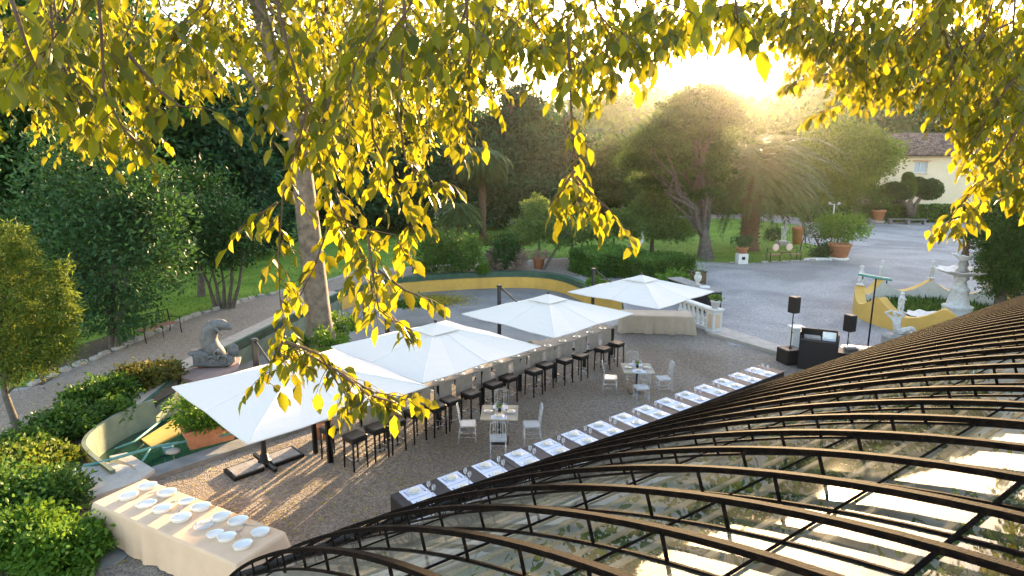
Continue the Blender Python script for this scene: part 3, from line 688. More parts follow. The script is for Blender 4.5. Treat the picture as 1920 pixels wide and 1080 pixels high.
# outer arch: T-bar, set proud of the glass, with short struts down to the glass bar
strip(mb, [(VP(0, b)-VP(0, BC)+Vector((0, 0, 0)), VA, nrm(b)) for b in bs], .04, .012)
strip(mb, [(VP(0, b)-VP(0, BC)-nrm(b)*.0125, VA, nrm(b)) for b in bs], .014, .026)
outer = mb
mb2 = MB(); strip(mb2, [(VP(0, b, 0, GD-.012)-VP(0, BC), VA, nrm(b)) for b in bs], .014, .02)
mb3 = MB()
stb = [-7.6, -6.7, -5.9, -5.2, -4.5, -3.9, -3.3, -2.75, -2.2, -1.7]
for b in stb+[2*BC-b for b in stb]:
    p = VP(0, b)-VP(0, BC); q = VP(0, b, 0, GD)-VP(0, BC); mb3.tube([p-nrm(b)*.012, q], .011, 6)
outer.add(mb2.v, mb2.f); outer.add(mb3.v, mb3.f, True)
r0 = outer.build('arch', M['rust_iron'], gh)
crown0 = VP(0, BC)
for k in range(0, NR):
    off = VA*(A0+k*DA)+crown0-gb
    # beyond the far arches only thin gaps are seen
    if k == 0: r0.location = off; continue
    o = r0.copy(); COL.objects.link(o); o.parent = gh; o.location = off
aS, aE = A0, A0+(NR-1)*DA
mb = MB(); na = NR
vs = []; fs = []
for j in range(na):
    for b in bs: vs.append(VP(A0+j*DA, b, 0, GD)-gb)
nb = len(bs)
for j in range(na-1):
    for i in range(nb-1): fs.append((j*nb+i, j*nb+i+1, (j+1)*nb+i+1, (j+1)*nb+i))
mb.add(vs, fs, True)
gl_o = mb.build('glass', M['glass'], gh)
# purlins along the roof, some heavy, some slim
pb = [-6.7, -4.5, -2.9, -2.0, -1.4, -.88, -.42, 0.05]
for i, b in enumerate(pb):
    MB().tube([VP(aS, b, 0, GD-.01)-gb, VP(aE, b, 0, GD-.01)-gb], .013 if i > 4 else .008, 6).build('purlin', M['rust_iron'], gh)
    if i < 7: MB().tube([VP(aS, 2*BC-b, 0, GD-.01)-gb, VP(aE, 2*BC-b, 0, GD-.01)-gb], .012, 6).build('purlin', M['rust_iron'], gh)
# pale timber shading laths on the inside
lat = []
for b in np.arange(-6.8, .8, .46):
    mb = MB(); p0 = VP(aS, b, 0, GD+.35); p1 = VP(aE, b, 0, GD+.35); c = (p0+p1)/2-gb
    mb.box((0, 0, 0), ((p1-p0).length, .035, .02)); mb.xf(Matrix.Rotation(math.atan2(VA.y, VA.x), 4, 'Z')); mb.xf(Matrix.Translation(c)); mb.build('shading_lath', M['lath'], gh)
# eaves gutter, scrolled outer brackets and low side walls
for sgn in (1, -1):
    b = BMIN if sgn > 0 else BMAX
    MB().tube([VP(aS, b, -.05)-gb, VP(aE, b, -.05)-gb], .05, 8).build('eaves_rail', M['black_metal'], gh)
    mb = MB(); p0 = VP(aS, b, 0); p1 = VP(aE, b, 0); h = prof(b)-.1; c = (p0+p1)/2-gb; c.z = h/2
    mb.box((0, 0, 0), ((p1-p0).length, .16, h)); mb.xf(Matrix.Rotation(math.atan2(VA.y, VA.x), 4, 'Z')); mb.xf(Matrix.Translation(c)); mb.build('side_wall', M['stone'], gh)
for k in range(0, 34):
    a = A0+k*DA; q = []
    for t in range(15):
        an = t/14*2.3*PI; r = .11*(1-t/18); ctr = VP(a, -7.3, -.12, .1); q.append(ctr+VB*(r*math.cos(an))+Vector((0, 0, r*math.sin(an)))-gb)
    MB().tube(q, .009, 5).build('iron_scroll', M['black_metal'], gh)
fq = [VA*(aS+.1)+VB*(BMIN+.2), VA*(aE-.1)+VB*(BMIN+.2), VA*(aE-.1)+VB*(BMAX-.2), VA*(aS+.1)+VB*(BMAX-.2)]
sheet('added_pale_floor', [(p.x, p.y) for p in fq], .03, M['palefloor'])  # pale floor added to brighten what shows through the glass
# inside: planted benches seen through the glass
fo = VP(0, BC, -crown0.z)
for i, b in enumerate((-5.2, -2.4, .6)):
    t = thing('planting_bench', 'long bench of plants inside the greenhouse, %s from the courtyard side' % ORD[i], 'plant bench', VA*9+VB*b, math.atan2(VA.y, VA.x), 'plant benches inside the greenhouse')
    MB().box((0, 0, .8), (17, 1.3, .08)).box((0, 0, .38), (16.6, .1, .76)).build('bench_top', M['wood_pale'], t)
    n = 4200; P = np.column_stack([RNG.uniform(-8.3, 8.3, n), RNG.normal(0, .38, n), .9+np.abs(RNG.normal(0, .5, n))])
    P[:, 2] += .5*np.array([max(0, mnoise.noise(Vector((p[0]*.9, i*3.1, 0)))) for p in P])*2
    leaves('bench_plants', P, .12+.1*RNG.random(n), RNG.normal(size=(n, 3))+[0, 0, .4], RNG.random(n)*6.28, M['lf_soft'], t, 'leaf')
#==SECTION OBJECTS==
RB = math.radians(90-44.4)   # angle of the bar row from +x
BAx = Vector((math.cos(RB), math.sin(RB), 0)); BBx = Vector((math.sin(RB), -math.cos(RB), 0))   # along the bar, towards the court
# ---- parasols: local x along the bar, local -y toward the court
def make_parasol():
    t = thing('cantilever_parasol', '', 'parasol', (0, 0, 0), RB, 'white square parasols over the bar tables')
    h = 1.77; zc, za = 2.4, 2.92; cr = [(-h, -h), (0, -h*1.0), (h, -h), (h, 0), (h, h), (0, h), (-h, h), (-h, 0)]
    vs = []; fs = []; N_ = 7
    for j in range(N_+1):
        s_ = j/N_
        for i, (x, y) in enumerate(cr):
            z = za-(za-zc)*s_**1.06; zz = z-(.035*math.sin(PI*s_) if i % 2 else 0)+(.02*s_ if i % 2 else 0)
            vs.append((x*s_ if s_ else x*.001, y*s_ if s_ else y*.001, zz))
            nx, ny = cr[(i+1) % 8]
            vs.append(((x+nx)/2*(s_ or .001), (y+ny)/2*(s_ or .001), z-.028*math.sin(PI*s_)-.012*s_))
    for j in range(N_):
        for i in range(16): fs.append((j*16+i, j*16+(i+1) % 16, (j+1)*16+(i+1) % 16, (j+1)*16+i))
    cn = MB().add(vs, fs).build('canopy', M['canvas'], t)
    sm_ = MB()
    for i in range(8): sm_.tube([(v[0], v[1], v[2]+.004) for v in (vs[j*16+2*i] for j in range(1, N_+1))], .0065, 4)
    sm_.build('seam', M['china'], cn)
    hm = [vs[N_*16+i] for i in range(16)]; MB().tube([(v[0], v[1], v[2]-.012) for v in hm+hm[:1]], .012, 5).build('hem', M['canvas'], cn)
    mb = MB(); k = .42
    v2 = [(0, 0, za+.075)]+[(x/h*k, y/h*k, za-(za-zc)*(k/h)+.03) for x, y in cr]; mb.add(v2, [(0, i+1, (i+1) % 8+1) for i in range(8)])
    mb.build('vent_cap', M['canvas'], cn)
    MB().lathe([(.03, 0), (.045, .03), (.035, .06), (.01, .075)], (0, 0, za+.07), 10).build('finial', M['pole_metal'], cn)
    for (x, y) in cr:
        mb = MB(); mb.tube([(x*.03, y*.03, za-.09), (x*.985, y*.985, zc-.02+(.02 if x == 0 or y == 0 else 0))], .012, 5); mb.build('rib', M['pole_metal'], t)
    yo = 2.02
    MB().box((0, yo, 1.48), (.11, .085, 2.86), bev=.012).build('mast', M['pole_metal'], t)
    MB().box((0, yo-.01, 2.93), (.13, .15, .09), bev=.02).build('mast_cap', M['pole_metal'], t)
    MB().tube([(0, yo-.02, 2.93), (0, 1.28, 2.57), (0, 1.1, 2.5), (0, .02, 2.72)], [.028, .028, .03, .028], 8).build('arm', M['pole_metal'], t)
    MB().box((.085, yo, 1.15), (.07, .1, .18), bev=.01).tube([(.12, yo, 1.15), (.2, yo, 1.15), (.2, yo, 1.05)], .01, 6).build('crank', M['pole_metal'], t)
    mb = MB(); mb.box((0, yo, .06), (1.5, .075, .07)).box((0, yo, .0611), (.075, 1.1, .07)).box((-.45, yo-.28, .045), (.62, .04, .085)).box((.45, yo-.28, .045), (.62, .04, .085)).box((-.45, yo+.28, .045), (.62, .04, .085)).box((.45, yo+.28, .045), (.62, .04, .085)).box((-.78, yo, .044), (.04, .6, .085)).box((.78, yo, .044), (.04, .6, .085))
    mb.lathe([(.17, 0), (.17, .09), (.1, .12), (.085, .26)], (0, yo, 0), 16); mb.build('base_frame', M['black_metal'], t)
    for sx in (-1, 1): MB().box((sx*.42, yo, .075), (.64, .5, .05), bev=.008).build('base_slab', M['concrete'], t)
    return t
pos = [(-4.16, 11.42), (-1.82, 14.12), (1.04, 17.38), (4.4, 20.5)]
lab = ['nearest white square parasol, its charcoal mast on a slab base by the terracotta trough', 'second white square parasol from the camera, overlapping the nearest one', 'third white square parasol, over the far half of the bar table', 'farthest white square parasol, above the beige draped serving table']
pr = make_parasol()
for i, p in enumerate(pos):
    if i == 0: pr.location = (*p, 0); pr['label'] = lab[0]
    else: dup(pr, (*p, 0), label=lab[i])
# ---- bar stools
def make_stool():
    t = thing('bar_stool', '', 'stool', (0, 0, 0), RB, 'black bar stools along the bar table'); w = .17
    MB().box((0, 0, .755), (.42, .42, .075), bev=.022).box((0, 0, .69), (.39, .39, .06)).build('seat', M['seat_black'], t)
    for sx in (-1, 1):
        for sy in (-1, 1): MB().tube([(sx*w, sy*w, .7), (sx*(w+.012), sy*(w+.012), 0)], [.025, .02], 6).build('leg', M['black_metal'], t)
    q = [(-w, -w, .27), (w, -w, .27), (w, w, .27), (-w, w, .27), (-w, -w, .27)]; MB().tube(q, .011, 6).build('footrest', M['chrome'], t)
    return t
st = [G(u, v, .78) for u, v in [(665, 815), (706, 799), (739, 787), (778, 770), (817, 759), (844, 748), (883, 735), (924, 718), (953, 705.5), (1001, 693), (1022, 682), (1059, 673), (1088, 665), (1130, 652), (1156, 642)]]
s0 = make_stool()
for i, p in enumerate(st):
    l = 'black bar stool, %s from the near end on the courtyard side of the bar' % ORD[i]
    rz = RB+random.uniform(-.07, .07)
    if i == 0: s0.location = (p.x, p.y, 0); s0['label'] = l; s0.rotation_euler.z = rz
    else: dup(s0, (p.x, p.y, 0), rz, l)
p = G(622, 800, .78); dup(s0, (p.x, p.y, 0), RB+.2, 'black backless bar stool standing alone at the near end of the bar table')
# stools on the pool side, seen in the gaps under the table
for i in range(6):
    q = Vector(st[2*i+2])-BBx*1.95; dup(s0, (q.x, q.y, 0), RB, 'black bar stool on the pool side of the bar table, %s from the near end' % ORD[i], group='bar stools on the pool side')
# ---- bar table
o0 = Vector((-3.72, 12.42, 0))-BBx*1.0; LB = 11.1
bt = thing('bar_table', 'long high bar table under the parasols with grey cloth panels and black posts', 'bar table', o0, RB)
MB().box((LB/2, 0, 1.05), (LB, .72, .045), bev=.01).build('tabletop', M['greycloth'], bt)
for i in range(8):
    for sy in (-1, 1): MB().box((.06+i*(LB-.12)/7, sy*.33, .512), (.085, .085, 1.024)).build('leg', M['black_metal'], bt)
npan = 15
for i in range(npan):
    x = .1+(i+.5)*(LB-.2)/npan; w = (LB-.2)/npan*.78; vs = []; fs = []
    for a in range(9):
        for b2 in range(5):
            xx = x-w/2+w*a/8; zz = 1.068-.52*b2/4; vs.append((xx+.01*math.sin(a*2+i), -.368-.02*b2/4*(1+math.sin(a*1.9+i*2)), zz))
    fs = [(a*5+b2, a*5+b2+1, (a+1)*5+b2+1, (a+1)*5+b2) for a in range(8) for b2 in range(4)]; MB().add(vs, fs, True).build('cloth_panel', M['greycloth'], bt)
# tableware on the bar
def make_plate(nm='plate', r=.13, mat='china', z=0):
    return MB().lathe([(r*.55, 0), (r*.6, .004), (r, .018), (r, .022), (r*.62, .009), (0.001, .008)], (0, 0, z), 20).build(nm, M[mat])
def make_glass():
    return MB().lathe([(.034, 0), (.034, .004), (.006, .008), (.005, .08), (.03, .1), (.036, .15), (.03, .19), (.028, .19), (.034, .15), (.028, .103), (.002, .085)], (0, 0, 0), 12).build('wine_glass', M['acrylic'])
pl0 = make_plate(); tag(pl0, '', 'plate', 'white plates on the bar table'); gl0 = make_glass(); tag(gl0, '', 'glass', 'wine glasses on the bar table')
bw = lambda x, y, z: o0+BAx*x-BBx*y*1.0+Vector((0, 0, z))
first = True
for i in range(15):
    x = .1+(i+.5)*(LB-.2)/15; q = bw(x, -.2, 1.074)
    P_ = pl0 if i == 0 else pl0.copy(); 
    if i: COL.objects.link(P_)
    P_.location = q; P_['label'] = 'white plate on the courtyard edge of the bar, %s from the near end' % ORD[i]
    nk = MB().box((0, 0, 0), (.15, .1, .03), rx=.12, bev=.012).box((.02, .02, .02), (.1, .08, .02), .5, bev=.008).build('napkin', M['napkin'], None, q+Vector((0, 0, .03))); nk.rotation_euler.z = RB+random.uniform(-.6, .6)
    tag(nk, 'folded cream napkin on the %s plate from the near end of the bar' % ORD[i], 'napkin', 'cream napkins on the bar table')
    g_ = gl0 if i == 0 else gl0.copy()
    if i: COL.objects.link(g_)
    g_.location = bw(x+.16, -.02, 1.074); g_['label'] = 'clear wine glass on the bar table, %s from the near end' % ORD[i]
for i in range(7):
    q = bw(1+i*1.55, .05, 1.074); t = thing('posy_vase', 'small white vase with green sprigs on the bar table, %s from the near end' % ORD[i], 'vase', q, 0, 'small vases along the bar table')
    MB().lathe([(.03, 0), (.04, .03), (.022, .09), (.026, .1)], (0, 0, 0), 10).build('vase', M['china'], t)
    n = 60; leaves('sprigs', np.column_stack([RNG.normal(0, .05, (n, 2)), .1+.1*RNG.random(n)]), .05, RNG.normal(size=(n, 3))+[0, 0, 1], RNG.random(n)*6, M['lf_bright'], t, 'leaf')
# ---- bistro tables with clear chairs
def make_chair():
    t = thing('clear_chair', '', 'chair', (0, 0, 0), 0, 'clear acrylic chairs round the small tables')
    MB().box((0, 0, .45), (.4, .4, .035), bev=.015).build('seat', M['acrylic'], t)
    for sx in (-1, 1): MB().tube([(sx*.17, -.17, .44), (sx*.18, -.19, .0)], [.017, .012], 6).build('leg', M['acrylic'], t)
    for sx in (-1, 1): MB().tube([(sx*.17, .24, 0), (sx*.175, .185, .44)], [.012, .017], 6).build('leg', M['acrylic'], t)
    mb = MB()
    for sx in (-1, 1): mb.tube([(sx*.175, .185, .44), (sx*.18, .21, .7), (sx*.17, .25, .93)], [.016, .015, .012], 6)
    mb.tube([(-.17, .25, .92), (-.08, .262, .95), (.08, .262, .95), (.17, .25, .92)], .018, 6); mb.tube([(-.175, .2, .56), (.175, .2, .56)], .012, 6)
    for x in (-.11, -.055, 0, .055, .11):
        mb.tube([(x, .2, .56), (x, .225, .74), (x, .255, .93)], .009, 5); mb.ell((x, .226, .75), (.016, .016, .022), 6, 4)
    mb.build('backrest', M['acrylic'], t)
    mb = MB()
    for z in (.16, .27): mb.tube([(-.175, -.18, z), (.175, -.18, z)], .01, 5).tube([(-.175, -.18, z), (-.172, .22, z)], .009, 5).tube([(.175, -.18, z), (.172, .22, z)], .009, 5)
    mb.build('stretcher', M['acrylic'], t); return t
c0 = None
for k, (cc, rz, nm) in enumerate([((-.3, 14.05), -.03, 'nearer'), ((3.72, 17.35), -.04, 'farther')]):
    c = Vector((*cc, 0)); t = thing('bistro_table', 'small square table on a black pedestal, the %s of the two in the courtyard' % nm, 'table', c, rz, 'small square tables in the courtyard')
    MB().box((0, 0, .74), (.9, .9, .03), bev=.006).build('tabletop', M['wood_pale'], t)
    MB().tube([(0, 0, .05), (0, 0, .72)], .04, 10).lathe([(.07, .02), (.05, .12), (.045, .2)], (0, 0, 0), 12).build('pedestal', M['black_metal'], t)
    MB().box((0, 0, .02), (.46, .46, .03), bev=.01).build('foot', M['black_metal'], t)
    for i, (dx, dy, side) in enumerate([(0, -.28, 'near'), (.28, 0, 'right'), (0, .28, 'far'), (-.28, 0, 'left')]):
        R = Matrix.Rotation(rz, 3, 'Z'); q = c+R@Vector((dx, dy, .757)); rr = rz+i*PI/2
        pm = MB().box((0, 0, 0), (.38, .3, .003)).build('placemat', M['mat_blue'] if i % 2 == 0 else M['greycloth'], None, q); pm.rotation_euler.z = rr
        tag(pm, 'thin placemat on the %s side of the %s square table' % (side, nm), 'placemat', 'placemats on the small tables')
        pp = make_plate(r=.11); pp.location = q+Vector((0, 0, .003)); tag(pp, 'round white plate on the %s side of the %s square table' % (side, nm), 'plate', 'plates on the small tables')
        nk = MB().box((0, 0, 0), (.13, .11, .012), bev=.005).build('napkin', M['napkin'], None, q+Vector((0, 0, .03))); nk.rotation_euler.z = rr+.2
        tag(nk, 'cream napkin on the %s plate of the %s square table' % (side, nm), 'napkin', 'napkins on the small tables')
        kv = MB().box((0, 0, 0), (.012, .2, .004)).build('knife', M['silver'], None, q+Matrix.Rotation(rr, 3, 'Z')@Vector((.155, 0, .005))); kv.rotation_euler.z = rr
        tag(kv, 'steel knife on the %s side of the %s square table' % (side, nm), 'knife', 'knives on the small tables')
        if c0 is None: c0 = make_chair(); ch = c0
        else: ch = dup(c0, (0, 0, 0))
        d_ = Vector((math.sin(i*PI/2)*.78, -math.cos(i*PI/2)*.78, 0)); q = c+R@d_
        ch.location = (q.x, q.y, 0); ch.rotation_euler.z = rr+PI+random.uniform(-.12, .12); ch['label'] = 'clear acrylic chair on the %s side of the %s square table' % (side, nm)
    for gx, gy, gi in ((.1, .09, 'right'), (-.1, .1, 'left')):
        g_ = gl0.copy(); COL.objects.link(g_); g_.location = c+Vector((gx, gy, .757)); g_['label'] = 'clear wine glass at the %s of the vase on the %s square table' % (gi, nm); g_['group'] = 'wine glasses on the small tables'
    q = c+Vector((0, .02, .757)); t2 = thing('posy_vase', 'little glass vase with a pale green posy on the %s square table' % nm, 'vase', q, 0, 'posy vases on the small tables')
    MB().lathe([(.035, 0), (.042, .04), (.03, .09)], (0, 0, 0), 10).build('vase', M['dark'], t2)
    leaves('posy', np.column_stack([RNG.normal(0, .035, (50, 2)), .1+.08*RNG.random(50)]), .05, RNG.normal(size=(50, 3))+[0, 0, 1], RNG.random(50)*6, M['lf_bright'], t2, 'leaf')
# ---- the long dining table: five tables end to end, fifteen pairs of covers
Pf0, Pf1 = Vector((-2.24, 10.25, 0)), Vector((7.47, 17.68, 0)); AX = (Pf1-Pf0).normalized(); RT = math.atan2(AX.y, AX.x); BX = Vector((AX.y, -AX.x, 0)); LT = (Pf1-Pf0).length
wid_ = .8; org = Pf0+BX*(wid_/2)
for i in range(5):
    L_ = LT/5; t = thing('dining_table', 'dark skirted table, %s from the near end of the long dining row' % ORD[i], 'table', org+AX*(L_*(i+.5)), RT, 'dark tables joined into the long dining row')
    MB().box((0, 0, .735), (L_-.012, wid_, .03), bev=.006).build('tabletop', M['darkwood'], t)
    mb = MB(); ns = 40
    for sgn in (-1, 1):
        vs = []; 
        for a in range(ns+1):
            x = -L_/2+.008+(L_-.016)*a/ns
            for b2 in range(4): vs.append((x, sgn*(wid_/2-.012+.012*b2/3*(1+math.sin(a*1.3+i))), .72-.7*b2/3))
        mb.add(vs, [(a*4+b2, a*4+b2+1, (a+1)*4+b2+1, (a+1)*4+b2) for a in range(ns) for b2 in range(3)], True)
    for sgn in (-1, 1):
        if (i == 0 and sgn < 0) or (i == 4 and sgn > 0): mb.box((sgn*(L_/2-.01), 0, .37), (.008, wid_-.02, .7))
    mb.build('skirt', M['blackcloth'], t)
    for sx in (-1, 1):
        for sy in (-1, 1): MB().box((sx*(L_/2-.1), sy*.3, .36), (.05, .05, .71)).build('leg', M['black_metal'], t)
mat0 = MB().box((0, 0, 0), (.47, .388, .0025)).build('placemat', M['mat_blue']); tag(mat0, '', 'placemat', 'pale blue placemats on the long dining row')
pla = make_plate(r=.125); tag(pla, '', 'plate', 'plates on the long dining row')
def napk(seed):
    rn = random.Random(seed); mb = MB(); n = 9; v0 = [(0, 0, .012+rn.uniform(0, .02))]; v1 = []
    for k in range(n):
        a = 2*PI*k/n; r = .085+rn.uniform(-.018, .03); v1.append((r*math.cos(a), r*math.sin(a)*.85, rn.uniform(.0, .012)))
    v2 = [((p[0])*.55+rn.uniform(-.01, .01), p[1]*.55, .018+rn.uniform(0, .014)) for p in v1]
    mb.add(v0+v1+v2, [(i+1, (i+1) % n+1, n+1+(i+1) % n, n+1+i) for i in range(n)]+[(0, n+1+i, n+1+(i+1) % n) for i in range(n)]); return mb.build('napkin', M['napkin'])
nks = [napk(i) for i in range(4)]; [tag(k, '', 'napkin', 'crumpled napkins on the long dining row') for k in nks]; used = set()
kn0 = MB().box((0, 0, .004), (.014, .2, .003), bev=.001).build('knife', M['silver']); tag(kn0, '', 'knife', 'knives on the long dining row')
fk0 = MB().box((0, 0, .004), (.01, .12, .003)).box((0, .085, .004), (.024, .05, .003)).build('fork', M['silver']); tag(fk0, '', 'fork', 'forks on the long dining row')
gla = gl0.copy(); COL.objects.link(gla); gla['group'] = 'wine glasses on the long dining row'
def put(o, loc, rz, label):
    if o.name in used: o2 = o.copy(); COL.objects.link(o2)
    else: used.add(o.name); o2 = o
    o2.location = loc; o2.rotation_euler = (0, 0, rz); o2['label'] = label; return o2
for i in range(15):
    x = .42+i*(LT-.62)/14.5
    for j, sd_ in ((0, 'courtyard'), (1, 'greenhouse')):
        y = -.2+.4*j; q = org+AX*x+BX*y+AX*random.uniform(-.012, .012); rr = RT+(PI if j == 0 else 0); ps = '%s from the near end, %s side of the dining row' % (ORD[i], sd_)
        put(mat0, q+Vector((0, 0, .7525)), RT+random.uniform(-.02, .02), 'pale blue placemat, '+ps)
        q2 = q+BX*(-.02 if j == 0 else .02)
        put(pla, q2+Vector((0, 0, .755)), 0, 'white plate, '+ps)
        put(nks[(i*2+j) % 4], q2+Vector((0, 0, .772)), random.uniform(0, 6), 'cream napkin on the plate, '+ps)
        o_ = put(kn0, q2+AX*(.165 if j else -.165)+Vector((0, 0, .754)), RT+random.uniform(-.1, .1), 'steel knife, '+ps)
        o_ = put(fk0, q2-AX*(.165 if j else -.165)+Vector((0, 0, .754)), rr+random.uniform(-.1, .1), 'steel fork, '+ps)
        put(gla, q-BX*(-.12 if j == 0 else .12)+AX*(.22)+Vector((0, 0, .752)), 0, 'clear wine glass, '+ps)
# ---- cream buffet table bottom left
def cloth_table(name, tl, cl, c, L_, Wd, H_, rz, mat, seed=0, amp=.045, drag=.0):
    t = thing(name, tl, 'table', (c[0], c[1], 0), rz)
    MB().box((0, 0, H_-.035), (L_-.03, Wd-.03, .03)).build('tabletop', M['wood_pale'], t)
    for sx in (-1, 1):
        for sy in (-1, 1): MB().tube([(sx*(L_/2-.15), sy*(Wd/2-.1), 0), (sx*(L_/2-.15), sy*(Wd/2-.1), H_-.05)], .02, 6).build('leg', M['pole_metal'], t)
    per = []; n1, n2 = int(L_*26), int(Wd*26)
    for k in range(n1): per.append((-L_/2+L_*k/n1, -Wd/2, 0, -1))
    for k in range(n2): per.append((L_/2, -Wd/2+Wd*k/n2, 1, 0))
    for k in range(n1): per.append((L_/2-L_*k/n1, Wd/2, 0, 1))
    for k in range(n2): per.append((-L_/2, Wd/2-Wd*k/n2, -1, 0))
    rn = random.Random(seed); n = len(per); lev = 9; vs = []; fs = []
    for b2 in range(lev+1):
        s_ = b2/lev
        for k, (x, y, nx, ny) in enumerate(per):
            ph = k/n*2*PI; w = mnoise.noise(Vector((math.cos(ph)*5+seed, math.sin(ph)*5, 0)))+.6*mnoise.noise(Vector((math.cos(ph)*14+seed, math.sin(ph)*14, s_*.5)))+.25*math.sin(k*.55)
            cd = min(math.hypot(abs(x)-L_/2, abs(y)-Wd/2), .35); cf = (1-cd/.35)*.12
            off = .012+s_*(.035+amp*1.5*w+cf); nx2, ny2 = nx, ny
            if cd < .2: nx2 = nx+(.7 if x > 0 else -.7)*(1-cd/.2)*abs(ny); ny2 = ny+(.7 if y > 0 else -.7)*(1-cd/.2)*abs(nx)
            hem = .02+.03*mnoise.noise(Vector((k*.05, seed, 0)))+drag*max(0, mnoise.noise(Vector((k*.03, seed+4, 0))))
            z = (H_+.004)-(H_+.004-max(.012, hem))*s_
            if b2 == 0: z = H_+.004-.006
            vs.append((x+nx2*off, y+ny2*off, z))
    for b2 in range(lev):
        for k in range(n): fs.append((b2*n+k, (b2+1)*n+k, (b2+1)*n+(k+1) % n, b2*n+(k+1) % n))
    o = len(vs); vs += [(p[0]*.995, p[1]*.99, H_+.004) for p in per]; fs += [(o+k, k, (k+1) % n, o+(k+1) % n) for k in range(n)]; fs.append(tuple(range(o, o+n)))
    cl_o = MB().add(vs, fs, True).build('tablecloth', M[mat], None, (c[0], c[1], 0)); cl_o.rotation_euler.z = rz; tag(cl_o, cl, 'tablecloth')
    for p in cl_o.data.polygons:
        if len(p.vertices) > 4: p.use_smooth = False
    return t
a, b2, d = G(205, 935, .75), G(270, 899, .75), G(533, 998, .75); e = (d-b2); rz1 = math.atan2(e.y, e.x); L1 = e.length; W1 = .92
ctr = b2+e*.5+Vector((math.sin(rz1), -math.cos(rz1), 0))*(W1/2)
cloth_table('buffet_table', 'folding buffet table hidden under a cream cloth at the lower left', 'cream cloth with fold creases hanging to the gravel at the lower left', (ctr.x, ctr.y), L1, W1, .75, rz1, 'cream', 1, .03, .1)
def bowl_mb(s_=1, dp=.07):
    return MB().lathe([(.15*s_, 0), (.162*s_, .008), (.17*s_, dp), (.178*s_, dp+.012), (.166*s_, dp+.01), (.155*s_, dp*.55), (.12*s_, .028), (.02, .022)], (0, 0, 0), 24, 1, .78)
bwl = [(241, 928), (276, 910), (274, 942), (313, 922), (303.5, 952), (349.5, 937), (339, 969), (376.5, 949), (414.5, 967), (446, 975), (403, 998), (425, 1005), (455, 1020), (488, 996)]
bl = ['white oval dish at the left corner of the cream buffet', 'white oval dish at the back left corner of the cream buffet', 'shallow white dish behind the left corner dish, front row of the cream buffet', 'white oval dish second in the back row of the cream buffet', 'deep white oval dish third in the front row of the cream buffet', 'small white dish third in the back row of the cream buffet', 'deep white oval dish fourth in the front row of the cream buffet', 'white oval dish fourth in the back row of the cream buffet', 'white oval dish fifth in the back row, right of the gap on the cream buffet', 'white dish with a raised lip, sixth in the back row of the cream buffet', 'small white dish leaning on its neighbour, front row of the cream buffet', 'round white bowl beside the small leaning dish on the cream buffet', 'round white bowl at the right end of the front row of the cream buffet', 'round white bowl at the right end of the back row of the cream buffet']
for i, (u, v) in enumerate(bwl):
    q = G(u, v+2, .79); sm = .75 if i in (5, 10) else (.85 if i in (11, 12, 13) else .93); o = bowl_mb(sm, .035 if i in (2, 5, 10) else .055).build('serving_dish', M['china'], None, (q.x, q.y, .755)); o.rotation_euler = (0, 0, rz1+.9+random.uniform(-.2, .2))
    tag(o, bl[i], 'dish', 'white dishes on the cream buffet')
for i, (u, v) in enumerate([(292, 922), (300, 940), (335, 938), (340, 955), (356, 940), (385, 980), (372, 985), (455, 990), (468, 985), (448, 1000)]):
    q = G(u, v, .76); o = MB().box((0, -.03, .004), (.012, .18, .005)).ell((0, .08, .006), (.026, .04, .006), 8, 4).build('serving_spoon', M['silver'], None, (q.x, q.y, .756)); o.rotation_euler.z = random.uniform(0, 6)
    tag(o, 'steel serving spoon on the cream buffet, %s counting from the left end' % ORD[i], 'spoon', 'steel serving spoons on the cream buffet')
q = G(383, 985, .76); tag(make_plate(r=.16, mat='acrylic'), 'clear glass platter with cutlery in the gap of the cream buffet', 'platter').location = (q.x, q.y, .757)
# ---- beige serving table by the balustrade
a, b2 = G(1176, 592, .75), G(1296, 592, .75); ctr = (a+b2)/2+Vector((0, .45, 0)); rz2 = -.1
cloth_table('serving_table', 'serving table under a beige cloth beneath the farthest parasol', 'beige cloth hanging in soft pleats on the serving table by the balustrade', (ctr.x, ctr.y), 2.75, .95, .75, rz2, 'beige', 5, .07)
for i, (dx, dy, m2, n_) in enumerate([(.95, .0, 'bluechina', 6), (.9, .3, 'bluechina', 4), (.45, .25, 'china', 5), (-.1, .2, 'china', 3), (-.6, .25, 'china', 4), (-.95, .05, 'bluechina', 2)]):
    mb = MB()
    for k in range(n_): mb.lathe([(.08, 0), (.14, .014), (.14, .018), (.08, .006)], (random.uniform(-.005, .005), 0, k*.016), 20)
    o = mb.build('plate_stack', M[m2], None, ctr+Matrix.Rotation(rz2, 3, 'Z')@Vector((dx, dy, .756))); tag(o, 'stack of %s plates, %s from the right on the beige serving table' % ({'china': 'white', 'bluechina': 'blue grey'}[m2], ORD[i]), 'plates', 'plate stacks on the beige serving table')
for i, (dx, dy) in enumerate([(-.35, -.25), (.1, -.2), (.5, -.2), (-.75, -.25)]):
    o = MB().box((0, 0, .01), (.22, .12, .02), random.uniform(-.5, .5), bev=.006).build('folded_napkin', M['slate_napkin'] if i % 2 else M['napkin'], None, ctr+Matrix.Rotation(rz2, 3, 'Z')@Vector((dx, dy, .756))); tag(o, 'folded %s napkin at the front of the beige serving table, place %s from the left' % (('slate' if i % 2 else 'cream'), ORD[[1, 2, 3, 0][i]]), 'napkin', 'napkins on the serving table')
